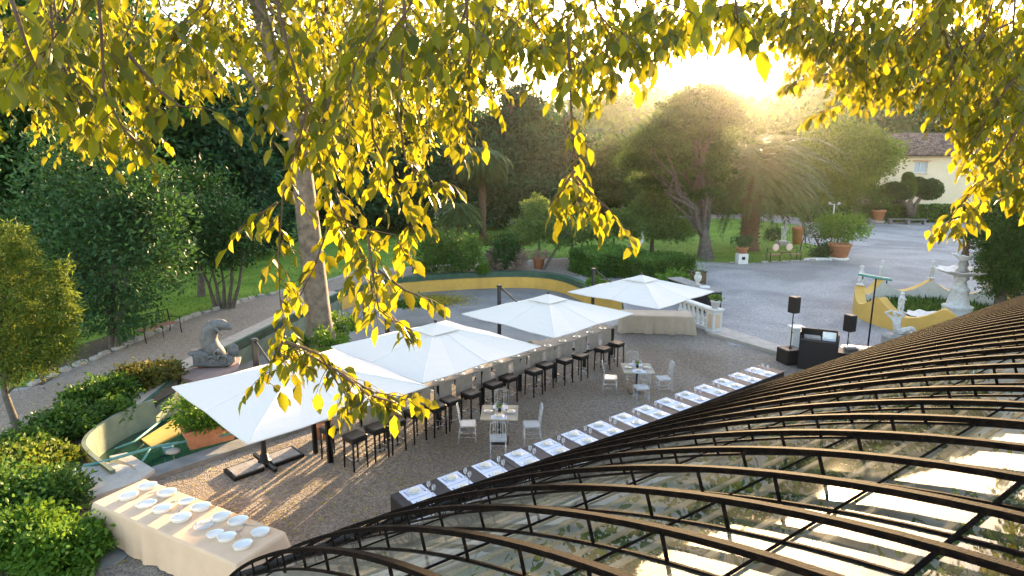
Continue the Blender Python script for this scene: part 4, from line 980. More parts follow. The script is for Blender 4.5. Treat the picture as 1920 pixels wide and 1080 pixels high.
# ---- balustrade
ba, bb_ = G(1290, 605), G(1338, 624); e = bb_-ba; rzb = math.atan2(e.y, e.x)
bs_ = bb_-e.normalized()*2.5; t = thing('balustrade', 'white stone balustrade with vase balusters ending in a square pier', 'balustrade', bs_, rzb)
MB().box((1.15, 0, .09), (2.3, .3, .18), bev=.02).build('plinth', M['white_paint'], t); MB().box((1.15, 0, .93), (2.3, .32, .12), bev=.03).build('handrail', M['white_paint'], t)
for i in range(7): MB().lathe([(.09, 0), (.09, .05), (.05, .08), (.1, .22), (.085, .33), (.04, .45), (.06, .5), (.04, .54), (.085, .6), (.09, .69)], (.2+i*.3, 0, .18), 14).build('baluster', M['white_paint'], t)
pr_ = MB().box((2.5, 0, .47), (.42, .42, .94), bev=.015).box((2.5, 0, .98), (.54, .54, .08), bev=.02).box((2.5, 0, .07), (.5, .5, .14), bev=.02).build('pier', M['white_paint'], t)
MB().box((2.5, -.213, .52), (.24, .006, .56)).box((2.713, 0, .52), (.006, .24, .56)).build('pier_panel', M['cream'], pr_)
q = bs_+Matrix.Rotation(rzb, 3, 'Z')@Vector((2.5, 0, 1.022))
def pot(name, label, loc, r, h, mat, plant=None, pr=0, ph=0, n=300, ls=.07, group=None, cat='potted plant', stemh=0, shape='leaf', sxy=1):
    t = thing(name, label, cat, loc, 0, group)
    MB().lathe([(r*.68, 0), (r*.92, h*.8), (r*1.02, h*.82), (r*1.02, h), (r*.88, h), (r*.85, h*.86), (.01, h*.86)], (0, 0, 0), 20).build('pot', M[mat], t)
    if plant:
        if stemh: MB().tube([(0, 0, h*.8), (.02, .01, h+stemh*.5), (-.01, 0, h+stemh)], [.03, .025, .02], 6).tube([(0, 0, h+stemh*.6), (pr*.4, 0, h+stemh*1.2)], [.02, .01], 5).tube([(0, 0, h+stemh*.6), (-pr*.4, .1, h+stemh*1.2)], [.02, .01], 5).build('stem', M['bark'], t)
        P, D, T_ = clump_points([(0, 0, h+stemh+ph*.5, pr*sxy, pr, ph*.6)], n, 12, .16, .4); P[:, 2] = np.maximum(P[:, 2], h*.8)
        leaves('foliage', P, ls*(.7+.6*RNG.random(n if len(P) == n else len(P))), D, RNG.random(len(P))*6.28, M[plant], t, shape, T_, 1.2)
    return t
pot('potted_plant', 'white pot of low green plant on the balustrade pier', q, .2, .32, 'white_paint', 'lf_bright', .2, .16, 260, .08)
# pale threshold strip across the gravel
pa = [G(1326, 628), G(1356, 619), G(1462, 653), G(1464, 668)]; c = sum(pa, Vector())/4
o = MB().prism([(p.x-c.x, p.y-c.y) for p in pa], 0, .13).build('stone_step', M['palecoping'], None, (c.x, c.y, 0)); tag(o, 'long pale stone step running from the balustrade pier to the speaker', 'stone step')
o = thing('white_pier', 'short white pier half hidden behind the subwoofer and lectern', 'pier', G(1490, 662)); MB().box((0, 0, .46), (.4, .4, .92), bev=.015).build('shaft', M['white_paint'], o); MB().box((0, 0, .96), (.52, .52, .08), bev=.02).build('cap', M['white_paint'], o)
# high dark table with vases behind the parasol
q = G(1338, 592); e = G(1262, 560); rz3 = math.atan2(e.y-q.y, e.x-q.x)
t = thing('welcome_table', 'tall dark grey console table behind the balustrade', 'table', (q+e)/2, rz3); Lc = (e-q).length
MB().box((0, 0, 1.08), (Lc, .75, .06), bev=.01).build('tabletop', M['concrete'], t)
for sx in (-1, 1): MB().box((sx*(Lc/2-.06), 0, .53), (.1, .7, 1.04)).build('side_panel', M['blackcloth'], t)
MB().box((0, .2, .5), (Lc-.25, .05, .9)).build('back_panel', M['blackcloth'], t)
tp_ = (q+e)/2; ux = (e-q).normalized()
q = tp_-ux*.35+Vector((0, 0, 1.111)); t = thing('white_vase', 'curved white ornamental vase on the tall dark console', 'vase', q)
MB().lathe([(.1, 0), (.12, .04), (.05, .1), (.16, .28), (.18, .42), (.1, .56), (.13, .62), (.11, .62), (.08, .55)], (0, 0, 0), 18).build('vase', M['statue'], t)
leaves('sprigs', np.column_stack([RNG.normal(0, .16, (90, 2)), .7+.28*RNG.normal(size=90)]), .1, RNG.normal(size=(90, 3))+[0, 0, 1], RNG.random(90)*6, M['lf_bright'], t, 'leaf')
q = tp_-ux*.95+Vector((0, 0, 1.111)); tag(MB().box((0, 0, .03), (.42, .3, .06), bev=.008).box((.02, .01, .075), (.36, .26, .03), .1).build('menu_folders', M['china'], None, q), 'stack of white folders on the near end of the tall dark console', 'folders')
q = G(1306, 533); t = thing('log_basket', 'dark brown wicker box on the gravel behind the farthest parasol', 'basket', q, .3); MB().box((0, 0, .35), (.9, .6, .7), bev=.06).build('body', M['palm_bark'], t); MB().box((0, 0, .73), (.96, .66, .06), bev=.03).build('lid', M['dark'], t)
# ---- sound system
def speaker(name, label, u, v, Y, hz, base=None):
    pass
def spk(base, ztop, label, labels2, sub=None):
    t = thing('speaker_stand', labels2, 'stand', base if sub is None else (base.x, base.y, .52)); z0 = 0 if sub is None else .52
    MB().tube([(0, 0, 0 if sub else .35), (0, 0, ztop-.56-z0)], .018, 8).build('pole', M['black_metal'], t)
    if sub is None:
        for k in range(3):
            a = k*2*PI/3; MB().tube([(0, 0, .75), (.45*math.cos(a), .45*math.sin(a), 0)], .012, 6).build('leg', M['black_metal'], t)
    else: MB().lathe([(.05, 0), (.05, .03), (.025, .05)], (0, 0, 0), 10).build('flange', M['black_metal'], t)
    for z in (.55, .9): MB().tube([(0, 0, z), (.06, -.02, z)], .012, 6).build('knob', M['black_metal'], t)
    s_ = thing('loudspeaker', label, 'speaker', (base.x, base.y, ztop-.56), .35)
    MB().box((0, 0, .28), (.27, .3, .56), bev=.02).build('cabinet', M['seat_black'], s_); MB().box((0, -.155, .28), (.23, .012, .5), bev=.004).build('grille', M['dark'], s_)
b0 = G(1479, 680); zz = W(1482, 556, b0.y).z
spk(b0, zz, 'black loudspeaker on the tall pole above the subwoofer', 'black speaker pole rising from the top of the subwoofer', True)
sb = thing('subwoofer', 'black square subwoofer on the gravel carrying a speaker pole', 'subwoofer', (b0.x, b0.y, 0), .25); MB().box((0, 0, .26), (.62, .58, .52), bev=.02).build('cabinet', M['seat_black'], sb); MB().box((0, -.295, .26), (.54, .012, .44), bev=.004).build('grille', M['dark'], sb)
b1 = G(1584, 690); zz = W(1594, 590, b1.y).z; spk(b1, zz, 'black loudspeaker right of the lectern, nearer the light pole', 'black tripod speaker stand right of the lectern')
dk = thing('dj_booth', 'tall black booth with raised sides beside the subwoofer', 'booth', G(1530, 690), -.45)
MB().box((0, 0, .5), (1.15, .7, 1.0)).build('body', M['blackcloth'], dk)
for sx in (-1, 1): MB().box((sx*.56, 0, 1.13), (.04, .7, .26)).build('side_screen', M['seat_black'], dk)
MB().box((0, .34, 1.13), (1.1, .04, .26)).build('front_screen', M['seat_black'], dk)
q = dk.location
def onbooth(dx, dy, z): return q+Matrix.Rotation(-.45, 3, 'Z')@Vector((dx, dy, z))
o = MB().box((0, 0, .04), (.5, .34, .08), bev=.01).box((-.12, 0, .085), (.16, .16, .012)).box((.12, 0, .085), (.16, .16, .012)).build('mixing_desk', M['concrete'], None, onbooth(-.2, 0, 1.002)); o.rotation_euler.z = -.45; tag(o, 'grey mixing desk on top of the black booth', 'mixer')
o = MB().box((0, 0, .015), (.4, .28, .02)).box((0, .15, .12), (.4, .012, .24), rx=-.25).build('laptop', M['silver'], None, onbooth(.3, -.05, 1.002)); o.rotation_euler.z = -.45; tag(o, 'open silver laptop beside the mixing desk on the booth', 'laptop')
t = thing('equipment_table', 'low black equipment table with cloths right of the black booth', 'table', G(1572, 690), -.45); MB().box((0, 0, .6), (1.2, .7, .05)).build('tabletop', M['seat_black'], t); MB().box((0, 0, .29), (1.15, .65, .57)).build('skirt', M['blackcloth'], t)
q2 = t.location
for i, (dx, dy, m2, nm, lb, ct) in enumerate([(-.35, 0, 'china', 'white_box', 'white box of cables on the low equipment table', 'box'), (.3, .1, 'silver', 'amplifier', 'silver amplifier case on the low equipment table', 'amplifier')]):
    o = MB().box((0, 0, .07), (.4, .3, .14), bev=.01).box((0, 0, .15), (.3, .2, .02), .2).build(nm, M[m2], None, q2+Matrix.Rotation(-.45, 3, 'Z')@Vector((dx, dy, .626))); o.rotation_euler.z = -.3; tag(o, lb, ct)
q = G(1604, 682); bsh = thing('straw_bundle', 'low bundle of dry straw coloured grass behind the second speaker', 'straw', q)
P = np.column_stack([RNG.normal(0, .35, 500), RNG.normal(0, .15, 500), .25+.1*RNG.normal(size=500)]); leaves('stalks', P, .35, np.column_stack([RNG.normal(size=500)+1.5, RNG.normal(size=500)*.3, RNG.normal(size=500)*.2]), RNG.random(500)*6, M['straw'], bsh, 'long', wid=.3)
c = G(1612, 668); o = MB().box((0, 0, .12), (1.3, .9, .22), bev=.04).box((.1, .1, .26), (.9, .6, .06), .3, bev=.02).build('covered_crate', M['china'], None, (c.x, c.y, 0)); o.rotation_euler.z = -.5; tag(o, 'low crate under a white cover behind the equipment table', 'crate')
# ---- light bar on a pole
b0 = G(1627, 652); zz = W(1640, 518, b0.y).z; t = thing('light_bar_pole', 'thin black pole carrying a long teal fluorescent light bar', 'lamp', b0)
MB().tube([(0, 0, 0), (0, 0, zz)], .03, 8).build('pole', M['black_metal'], t); MB().box((0, 0, .02), (.4, .4, .03), bev=.01).build('foot', M['black_metal'], t)
la, lb_ = W(1609, 514, b0.y+.25)-b0, W(1673, 525, b0.y-.25)-b0
d = lb_-la; hb_ = MB().box((0, 0, 0), (d.length, .16, .09), bev=.02); hb_.xf(Matrix.Translation((la+lb_)/2) @ d.to_track_quat('X', 'Z').to_matrix().to_4x4()); hb_.build('light_housing', M['teal_metal'], t)
MB().tube([la+d*.15-Vector((0, 0, .05)), la+d*.15-Vector((0, 0, .16))], .02, 6).build('hook', M['black_metal'], t); MB().tube([la+d*.85-Vector((0, 0, .05)), la+d*.85-Vector((0, 0, .16))], .02, 6).build('hook', M['black_metal'], t)
# ---- fountain basin: yellow scalloped wall, tiered fountain, marble figures
FC = G(1790, 607); FR = 5.0
fc = Vector((FC.x+.15, FC.y+.45, 0))
fw = thing('scalloped_basin', 'round yellow basin wall with a scalloped top round the tiered fountain', 'basin', fc)
nn_ = 160; vs = []; fs = []; Rf = 3.75; Ro = Rf; Ri = Rf-.4
def scal(a): # wall height round the ring
    s_ = ((a+math.radians(10))/(2*PI)*9) % 1.0; return .62+.62*abs(2*s_-1)**1.7
for k in range(nn_):
    a = 2*PI*k/nn_+.15; h = scal(a)
    for r_, z in ((Ro, 0), (Ro, h), (Ri, h), (Ri, 0)): vs.append((r_*math.cos(a), r_*math.sin(a), z))
for k in range(nn_):
    for j in range(3): fs.append((k*4+j, ((k+1) % nn_)*4+j, ((k+1) % nn_)*4+j+1, k*4+j+1))
mo = MB(); mo.add(vs, [f for i, f in enumerate(fs) if i % 3 != 2]); mo.build('yellow_wall', M['yellow_paint'], fw)
mo = MB(); mo.add([(v[0]*.999, v[1]*.999, v[2]) for v in vs], [f for i, f in enumerate(fs) if i % 3 == 2]); mo.build('inner_face', M['white_paint'], fw)
MB().lathe([(Ri-.01, .1), (Ri-.01, .12)], (0, 0, 0), 60).build('pond_bed', M['soil'], fw)
P = np.column_stack([RNG.normal(size=(5200, 2)), np.zeros(5200)]); rr = Ri*.95*np.sqrt(RNG.random(5200)); an = RNG.random(5200)*6.283
P = np.column_stack([rr*np.cos(an), rr*np.sin(an), .12+.12*RNG.random(5200)]); leaves('water_plants', P, (.16+.26*RNG.random(5200)), RNG.normal(size=(5200, 3))*.5+[0, 0, 1.1], RNG.random(5200)*6, M['lf_shrub'], fw, 'long', wid=.8)
FH = W(1790, 478, FC.y).z
ft = thing('tiered_fountain', 'pale stone fountain with two scalloped bowls on a tall shaft', 'fountain', FC+Vector((0, 0, .1)))
k = FH-.1
z1, z2 = W(1790, 507, FC.y).z-.1, k
MB().lathe([(.7, 0), (.7, .1), (.58, .14), (.54, .62), (.58, .68), (.42, .74), (.4, .9), (.34, z1-.85), (.38, z1-.8), (.26, z1-.68), (.2, z1-.45), (.3, z1-.34), (.22, z1-.22), (.42, z1-.1)], (0, 0, 0), 16).build('pedestal', M['statue'], ft)
def bowl(r, z, n):
    vs = []; fs = []; pr = [(r*.18, -.28), (r*.6, -.14), (r*.94, -.02), (r, .03), (r*.93, .03), (r*.55, -.06), (.02, -.1)]; N_ = n*6
    for rr_, zz_ in pr:
        for k_ in range(N_):
            a = 2*PI*k_/N_; sc_ = 1+.05*math.cos(a*n)*(rr_/r)**2; vs.append((rr_*sc_*math.cos(a), rr_*sc_*math.sin(a), z+zz_+.03*math.cos(a*n)*(rr_/r)**3))
    for j in range(len(pr)-1):
        for k_ in range(N_): fs.append((j*N_+k_, j*N_+(k_+1) % N_, (j+1)*N_+(k_+1) % N_, (j+1)*N_+k_))
    return MB().add(vs, fs, True)
bowl((W(1835, 510, FC.y).x-W(1748, 510, FC.y).x)/2, z1, 10).build('lower_bowl', M['statue'], ft)
MB().lathe([(.26, z1-.05), (.15, z1+.12), (.2, z1+.26), (.12, z1+.45), (.16, z2-.2), (.22, z2-.08)], (0, 0, 0), 14).build('upper_shaft', M['stone'], ft)
bowl((W(1812, 476, FC.y).x-W(1771, 476, FC.y).x)/2, z2, 8).build('upper_bowl', M['statue'], ft)
MB().lathe([(.16, z2-.05), (.1, z2+.2), (.14, z2+.45), (.13, z2+.7), (.05, z2+.72)], (0, 0, 0), 12).build('finial_vase', M['palm_bark'], ft)
q = FC+Vector((0, 0, z2+.82)); t = thing('fountain_top_plant', 'small leafy plant growing out of the fountain top', 'plant', q); leaves('foliage', np.column_stack([RNG.normal(0, .16, (70, 2)), .2*RNG.random(70)]), .26, RNG.normal(size=(70, 3))+[0, 0, .3], RNG.random(70)*6, M['lf_gloss'], t, 'leaf', wid=1.3)
# small marble figures, grown as one skin
def skin_fig(name, label, loc, rz, V, E, R, mat, sub=2, sc=1.0, cat='statue', group=None, plinth=True):
    t = thing(name, label, cat, loc, rz, group); me = bpy.data.meshes.new('figure'); me.from_pydata([tuple(c*sc for c in v) for v in V], E, []); me.update()
    o = bpy.data.objects.new('figure', me); COL.objects.link(o); o.parent = t; me.materials.append(M[mat])
    md = o.modifiers.new('Skin', 'SKIN'); md.use_smooth_shade = True
    if not me.skin_vertices: return t
    for i, r_ in enumerate(R): me.skin_vertices[0].data[i].radius = ((r_[0] if hasattr(r_, '__len__') else r_)*sc, (r_[1] if hasattr(r_, '__len__') else r_)*sc); me.skin_vertices[0].data[i].use_root = (i == 0)
    s_ = o.modifiers.new('Sub', 'SUBSURF'); s_.levels = sub; s_.render_levels = sub
    if plinth: MB().lathe([(.2*sc, 0), (.2*sc, .06*sc), (.16*sc, .09*sc)], (0, 0, -.05*sc), 12).build('plinth', M[mat], t)
    return t
# putto standing: pelvis, spine, neck, head, legs, arms
PV = [(0, 0, .42), (0, .01, .55), (0, 0, .68), (0, 0, .76), (0, -.01, .83), (0, -.015, .93), (.07, 0, .36), (.08, -.04, .2), (.07, 0, .05), (.08, -.05, .03), (-.07, 0, .36), (-.08, .02, .2), (-.07, .03, .05), (-.08, -.02, .03), (.11, 0, .69), (.16, -.05, .58), (.1, -.13, .6), (-.11, 0, .69), (-.17, -.05, .6), (-.09, -.14, .66)]
PE = [(0, 1), (1, 2), (2, 3), (3, 4), (4, 5), (0, 6), (6, 7), (7, 8), (8, 9), (0, 10), (10, 11), (11, 12), (12, 13), (2, 14), (14, 15), (15, 16), (2, 17), (17, 18), (18, 19)]
PR = [.11, .12, .11, .05, .095, .085, .075, .06, .04, .03, .075, .06, .04, .03, .05, .04, .03, .05, .04, .03]
pa_ = math.radians(205); skin_fig('putto_statue', 'white marble putto standing on the near rim of the yellow basin', (fc.x+(Rf-.2)*math.cos(pa_), fc.y+(Rf-.2)*math.sin(pa_), scal(pa_)+.05), .4, PV, PE, PR, 'statue', sc=.95)
rim = lambda a: (fc.x+(Rf-.2)*math.cos(a), fc.y+(Rf-.2)*math.sin(a), scal(a-.0)+.02)
# figures with hats along the far crests
for i, (ang, v, lb) in enumerate([(150, 560, 'leftmost small white figure on the yellow basin wall'), (110, 535, 'small white figure on the wall crest just right of the light bar pole'), (70, 531, 'small white figure with a hat left of the tall fountain')]):
    an_ = math.radians(ang); t = skin_fig('garden_figure', lb, (fc.x+(Rf-.2)*math.cos(an_), fc.y+(Rf-.2)*math.sin(an_), 1.27), random.uniform(-.5, .5), PV, PE, PR, 'statue', sc=.82, group='white figures on the basin wall')
    MB().lathe([(.12, 0), (.12, .012), (.06, .03), (.05, .08), (.01, .09)], (0, 0, .8), 14).build('hat', M['statue'], t)
# reclining nymph at the near wall, arms raised behind the head
NV = [(0, 0, .3), (.05, 0, .5), (.0, 0, .72), (-.04, 0, .86), (-.08, -.02, .98), (-.1, -.02, 1.08), (.15, -.05, .28), (.5, -.1, .5), (.78, -.05, .12), (.9, -.05, .05), (.1, .1, .2), (.5, .12, .25), (.85, .12, .1), (.97, .12, .06), (.1, 0, .78), (.28, -.05, 1.0), (.02, -.05, 1.12), (-.13, 0, .78), (-.4, -.03, .98), (-.16, -.04, 1.1)]
q = G(1674, 650); t = skin_fig('nymph_statue', 'white marble nymph with raised arms before the near wall of the yellow basin', (q.x, q.y, .3), -.3, NV, PE, [.14, .13, .14, .055, .085, .075, .12, .09, .06, .035, .12, .09, .06, .035, .055, .045, .03, .055, .045, .03], 'statue', sc=1.0, plinth=False)
MB().box((.3, 0, -.04), (1.35, .6, .5), bev=.1).build('rock', M['stone'], t)
q = G(1738, 618); t = thing('shell_bath', 'white scallop shell basin with feet beside the fountain shaft', 'basin', (q.x, q.y, .3)); bowl(.8, .3, 9).build('shell', M['statue'], t); MB().lathe([(.2, -.25), (.12, 0), (.2, .1)], (0, 0, 0), 10).build('foot', M['statue'], t)
# ---- dolphin statue
q = G(402, 690); s_ = 1.0; t = thing('dolphin_statue', 'grey carved stone dolphin curling up from a scrolled base beside the path', 'statue', (q.x, q.y, .08), .0)
MB().tube([(.28, .1, .3), (.12, .05, .42), (-.02, 0, .62), (-.1, 0, .92), (-.02, 0, 1.2), (.2, 0, 1.4), (.42, -.02, 1.42), (.56, -.03, 1.37), (.68, -.03, 1.3), (.72, -.03, 1.28)], [.16, .27, .285, .275, .26, .22, .185, .14, .07, .03], 20).tube([(-.12, 0, 1.4), (-.05, 0, 1.5), (.12, 0, 1.5)], [.02, .05, .02], 6).tube([(.26, -.2, 1.38), (.38, -.24, 1.26), (.48, -.25, 1.12)], [.06, .045, .012], 8).build('body', M['greystone'], t)
mb = MB(); mb.box((-.3, -.1, .3), (.55, .55, .5), .35, bev=.08).box((-.42, -.2, .52), (.5, .4, .2), .3, bev=.08).box((.2, 0, .2), (.9, .6, .36), .1, bev=.08)
for i, (x, z, r_) in enumerate([(.1, .28, .17), (.45, .3, .2), (.3, .5, .14)]):
    pts_ = [(x+r_*(1-j/20)*math.cos(j*.75), -.34+.01*j, z+r_*(1-j/20)*math.sin(j*.75)) for j in range(16)]; mb.tube(pts_, .045, 6)
mb.ell((.62, .12, .5), (.2, .14, .24)); mb.build('scrolled_base', M['greystone'], t)
# ---- iron bench with red brown slats
ba, bb_ = G(262, 643), G(332, 622); e = bb_-ba; rz_b = math.atan2(e.y, e.x)
def bench(name, label, loc, rz, L_, seatm='wood_red', ornate=True, group=None):
    t = thing(name, label, 'bench', loc, rz, group)
    mb = MB(); [mb.box((0, -.2+.1*i, .45), (L_-.06, .085, .025), bev=.006) for i in range(5)]; mb.build('seat', M[seatm], t)
    for sx in (-1, 1):
        x = sx*(L_/2-.02)
        MB().tube([(x, -.3, 0), (x, -.26, .25), (x, -.27, .64), (x, .1, .66), (x, .26, .62)], .02, 6).build('armrest', M['black_metal'], t)
        MB().tube([(x, .34, 0), (x, .27, .4), (x, .36, .95)], .02, 6).build('leg', M['black_metal'], t); MB().tube([(x, -.27, .43), (x, .28, .43)], .018, 6).build('seat_rail', M['black_metal'], t)
    MB().tube([(0, -.26, 0), (0, -.24, .42)], .016, 6).build('leg', M['black_metal'], t)
    mb = MB(); mb.tube([(-L_/2, .36, .93), (L_/2, .36, .93)], .02, 6).tube([(-L_/2, .29, .52), (L_/2, .29, .52)], .016, 6)
    n = int(L_/.12)
    for i in range(n): x = -L_/2+L_*(i+.5)/n; mb.tube([(x, .29, .52), (x+.03*(-1)**i, .33, .72), (x, .36, .93)], .009, 5)
    if ornate:
        for c_ in (-L_/4, L_/4): mb.tube([(c_+.16*math.cos(a_*PI/8), .33+.02*math.sin(a_*PI/8), .73+.15*math.sin(a_*PI/8)) for a_ in range(17)], .01, 5)
    mb.build('backrest', M['black_metal'], t); return t
bench('garden_bench', 'black iron bench with red brown slats beside the left garden path', (ba+bb_)/2, rz_b, 1.65)
# ---- terracotta trough
pa = G(357, 853), G(440, 832); e = pa[1]-pa[0]; c = (pa[0]+pa[1])/2+Vector((-e.y, e.x, 0)).normalized()*.2; c.z = .12
t = thing('terracotta_trough', 'rectangular terracotta trough with a bushy green shrub on the pool coping', 'planter', c, math.atan2(e.y, e.x))
vs = []; 
for z, k in ((0, .86), (.36, .97), (.365, 1.04), (.45, 1.05), (.45, .95), (.38, .94)):
    for sx, sy in ((-1, -1), (1, -1), (1, 1), (-1, 1)): vs.append((sx*.56*k, sy*.25*k, z))
fs = [(3, 2, 1, 0), (20, 21, 22, 23)]+[(j*4+i, j*4+(i+1) % 4, (j+1)*4+(i+1) % 4, (j+1)*4+i) for j in range(5) for i in range(4)]
MB().add(vs, fs).build('trough', M['terracotta'], t)
mb = MB(); [mb.tube(limb_path((x, 0, .35), (x*1.4+random.uniform(-.1, .1), random.uniform(-.15, .15), .95), .02, .008)[0], .012, 5) for x in (-.35, -.15, .1, .3)]; mb.build('stems', M['bark'], t)
P, D, T_ = clump_points([(-.1, .02, .85, .72, .48, .48), (.1, 0, .65, .7, .42, .3)], 2600, 24, .16, .4); P[:, 2] = np.maximum(P[:, 2], .42); leaves('foliage', P, .1*(.7+.6*RNG.random(len(P))), D, RNG.random(len(P))*6, M['lf_bright'], t, 'leaf', T_*.8)
c = G(606, 820); pot('clay_pot', 'old terracotta pot standing at the near end of the bar', c, .24, .42, 'terracotta', 'lf_dark', .2, .2, 120, .1)
#==SECTION VEGETATION==
def E_(u, v, Y, ru, rv, dep=1.0):
    p = W(u, v, Y); k = Y/FPX; return (p.x, p.y, p.z, ru*k, ru*k*dep, rv*k)
def B_(u, v): return G(u, v)
def up(u, v, Y): return W(u, v, Y)
# tall pale trunk in the pool bed
Yt = 23.2
tb = Vector((-7.55, 23.2, -.25))
tree('tall_tree', 'tall tree with a thick pale trunk rising from the bed in the pool', 'tree', tb, [tb, up(598, 600, Yt), up(585, 480, Yt), up(572, 370, Yt), up(560, 270, Yt), up(535, 170, Yt+.2), up(505, 80, Yt+.4), up(470, -30, Yt+.5)], .52,
     [E_(620, 120, Yt+2, 120, 90), E_(700, 60, Yt+2, 150, 110), E_(450, 20, Yt+1, 120, 80), E_(640, 190, Yt-1, 110, 60), E_(850, 60, Yt+1, 120, 90), E_(580, -160, Yt+1, 240, 90), E_(760, 250, Yt+1.5, 60, 50)], 15000, .24, 'lf_upper', 'bark_light', 'leaf', 16, 50, .26, .3, 1.0, gravity=.5)
# --- left side
b = B_(212, 655); Y = b.y
tree('broad_shrub_tree', 'broad dark glossy leaved tree behind the iron bench', 'tree', b, None, .1, [E_(215, 480, Y, 105, 110), E_(190, 350, Y+.5, 110, 110), E_(270, 420, Y, 70, 100), E_(130, 440, Y+1, 90, 120), E_(210, 580, Y-.3, 65, 50)], 17000, .19, 'lf_gloss', shape='leaf', limbs=10, per=30, spread=.17, shell=.6,
     multi=[[b, up(205, 600, Y), up(190, 500, Y)], [b+Vector((.15, 0, 0)), up(225, 590, Y), up(245, 480, Y)], [b+Vector((-.1, .1, 0)), up(212, 600, Y+.2), up(215, 480, Y)]])
b = B_(420, 578); Y = b.y
tree('multi_stem_shrub', 'round topped shrub tree on many thin bare stems by the path', 'tree', b, None, .09, [E_(395, 440, Y, 85, 55), E_(430, 420, Y, 60, 40), E_(345, 430, Y+.5, 50, 45), E_(440, 470, Y, 40, 28)], 9000, .19, 'lf_dark', shape='leaf', limbs=8, per=26, spread=.17,
     multi=[[b+Vector((x*.2, 0, 0)), up(420+x*14, 535, Y), up(408+x*26, 455, Y)] for x in (-2, -1, 0, 1, 2)])
b = B_(378, 556); Y = b.y
tree('dark_stem_tree', 'straight dark trunk left of the many stemmed shrub tree', 'tree', b, [b, up(376, 500, Y), up(372, 440, Y), up(370, 380, Y)], .17, [E_(350, 370, Y, 70, 50)], 3500, .22, 'lf_dark', shape='leaf', limbs=5)
b = B_(12, 822); b2 = B_(38, 822); Y = b2.y
tree('golden_conifer', 'yellow green feathery conifer at the left edge with a slim leaning trunk', 'tree', b2, [b2, up(28, 790, Y), up(10, 740, Y), up(0, 640, Y), up(10, 540, Y)], .1, [E_(50, 560, Y, 70, 45), E_(20, 650, Y-.2, 95, 45), E_(95, 640, Y, 45, 50), E_(5, 490, Y, 55, 45), E_(-50, 600, Y, 80, 110), E_(112, 540, Y, 26, 28), E_(120, 590, Y, 24, 30), E_(60, 490, Y, 30, 30), E_(45, 690, Y, 40, 22), E_(15, 445, Y, 30, 25), E_(110, 500, Y, 18, 18)], 30000, .12, 'lf_gold', shape='long', limbs=14, per=32, spread=.2, shell=.3, wid=.8)
# big dark trees behind left
def bigtree(u, v, name, label, trunk_top, r0, ells, n, ls, mat, **k):
    b = B_(u, v); return tree(name, label, 'tree', b, [b]+[up(*q, b.y) for q in trunk_top], r0, ells(b.y), n, ls, mat, **k)
bigtree(18, 560, 'dark_tree', 'massive dark evergreen tree filling the far left edge', [(15, 400), (10, 250), (5, 100)], .4, lambda Y: [E_(20, 380, Y, 110, 120), E_(-60, 250, Y, 140, 160), E_(60, 230, Y, 110, 120), E_(20, 80, Y, 140, 130), E_(120, 330, Y, 70, 90)], 26000, .34, 'lf_dark', shape='leaf', limbs=12)
bigtree(150, 505, 'dark_tree', 'dark broad tree behind the glossy shrub tree at left', [(150, 350), (160, 200)], .4, lambda Y: [E_(150, 280, Y, 120, 110), E_(190, 120, Y, 130, 120), E_(90, 60, Y, 120, 110), E_(270, 230, Y, 80, 110)], 22000, .42, 'lf_dark', shape='leaf', limbs=10)
def cedar(u, vb, vt, hw, name, label, n, ls, mat='lf_cedar', low=.12, tiers=11, seed=0, pw=.75, group=None, r0=.35):
    """layered conifer: flat shelves of foliage on a straight trunk"""
    b = B_(u, vb); Y = b.y; top = up(u, vt, Y); H_ = top.z; ew = hw*Y/FPX; ells = []
    for i in range(tiers):
        f = i/(tiers-1); z = H_*(low+(1-low)*f*.97); r = ew*((1-f)**pw*.92+.08)
        for k in range(4 if r > 1 else 1):
            a = random.uniform(0, 6.28); o_ = .55*r if r > 1 else 0
            ells.append((b.x+o_*math.cos(a), Y+o_*math.sin(a)*.8, z+random.uniform(-.3, .3), r*random.uniform(.45, .62), r*.5, H_*.045+.25))
    return tree(name, label, 'tree', b, [b, (b.x, Y, H_*.5), (b.x+.05, Y, H_*.96)], r0, ells, n, ls, mat, shape='long', limbs=min(26, len(ells)), per=34, spread=.26, shell=.3, wid=1.5, flat=.7, group=group)
cedar(405, 488, 95, 150, 'cedar', 'tall dark layered cedar behind the many stemmed shrub', 26000, .5)
cedar(300, 470, 40, 120, 'cedar', 'tall dark cedar between the left evergreens', 20000, .55)
cedar(960, 424, 150, 118, 'cedar', 'tall layered dark cedar behind the drooping palm', 34000, .55, pw=.6, low=.1)
cedar(660, 440, 110, 110, 'cedar', 'dark cedar directly behind the tall pale trunk', 20000, .6)
cedar(770, 428, 180, 90, 'cedar', 'dark cedar left of the drooping palm', 18000, .6)
cedar(1062, 416, 200, 52, 'cedar', 'narrow blue green cedar right of the tallest one', 12000, .6)
bigtree(860, 420, 'sparse_tree', 'open dark crowned tree with sky showing through behind the palm', [(860, 330), (870, 240)], .3, lambda Y: [E_(850, 260, Y, 70, 50), E_(900, 200, Y, 60, 40), E_(820, 210, Y, 50, 40), E_(880, 320, Y, 60, 50)], 7000, .5, 'lf_dark', per=26, spread=.14, shape='leaf', limbs=10)
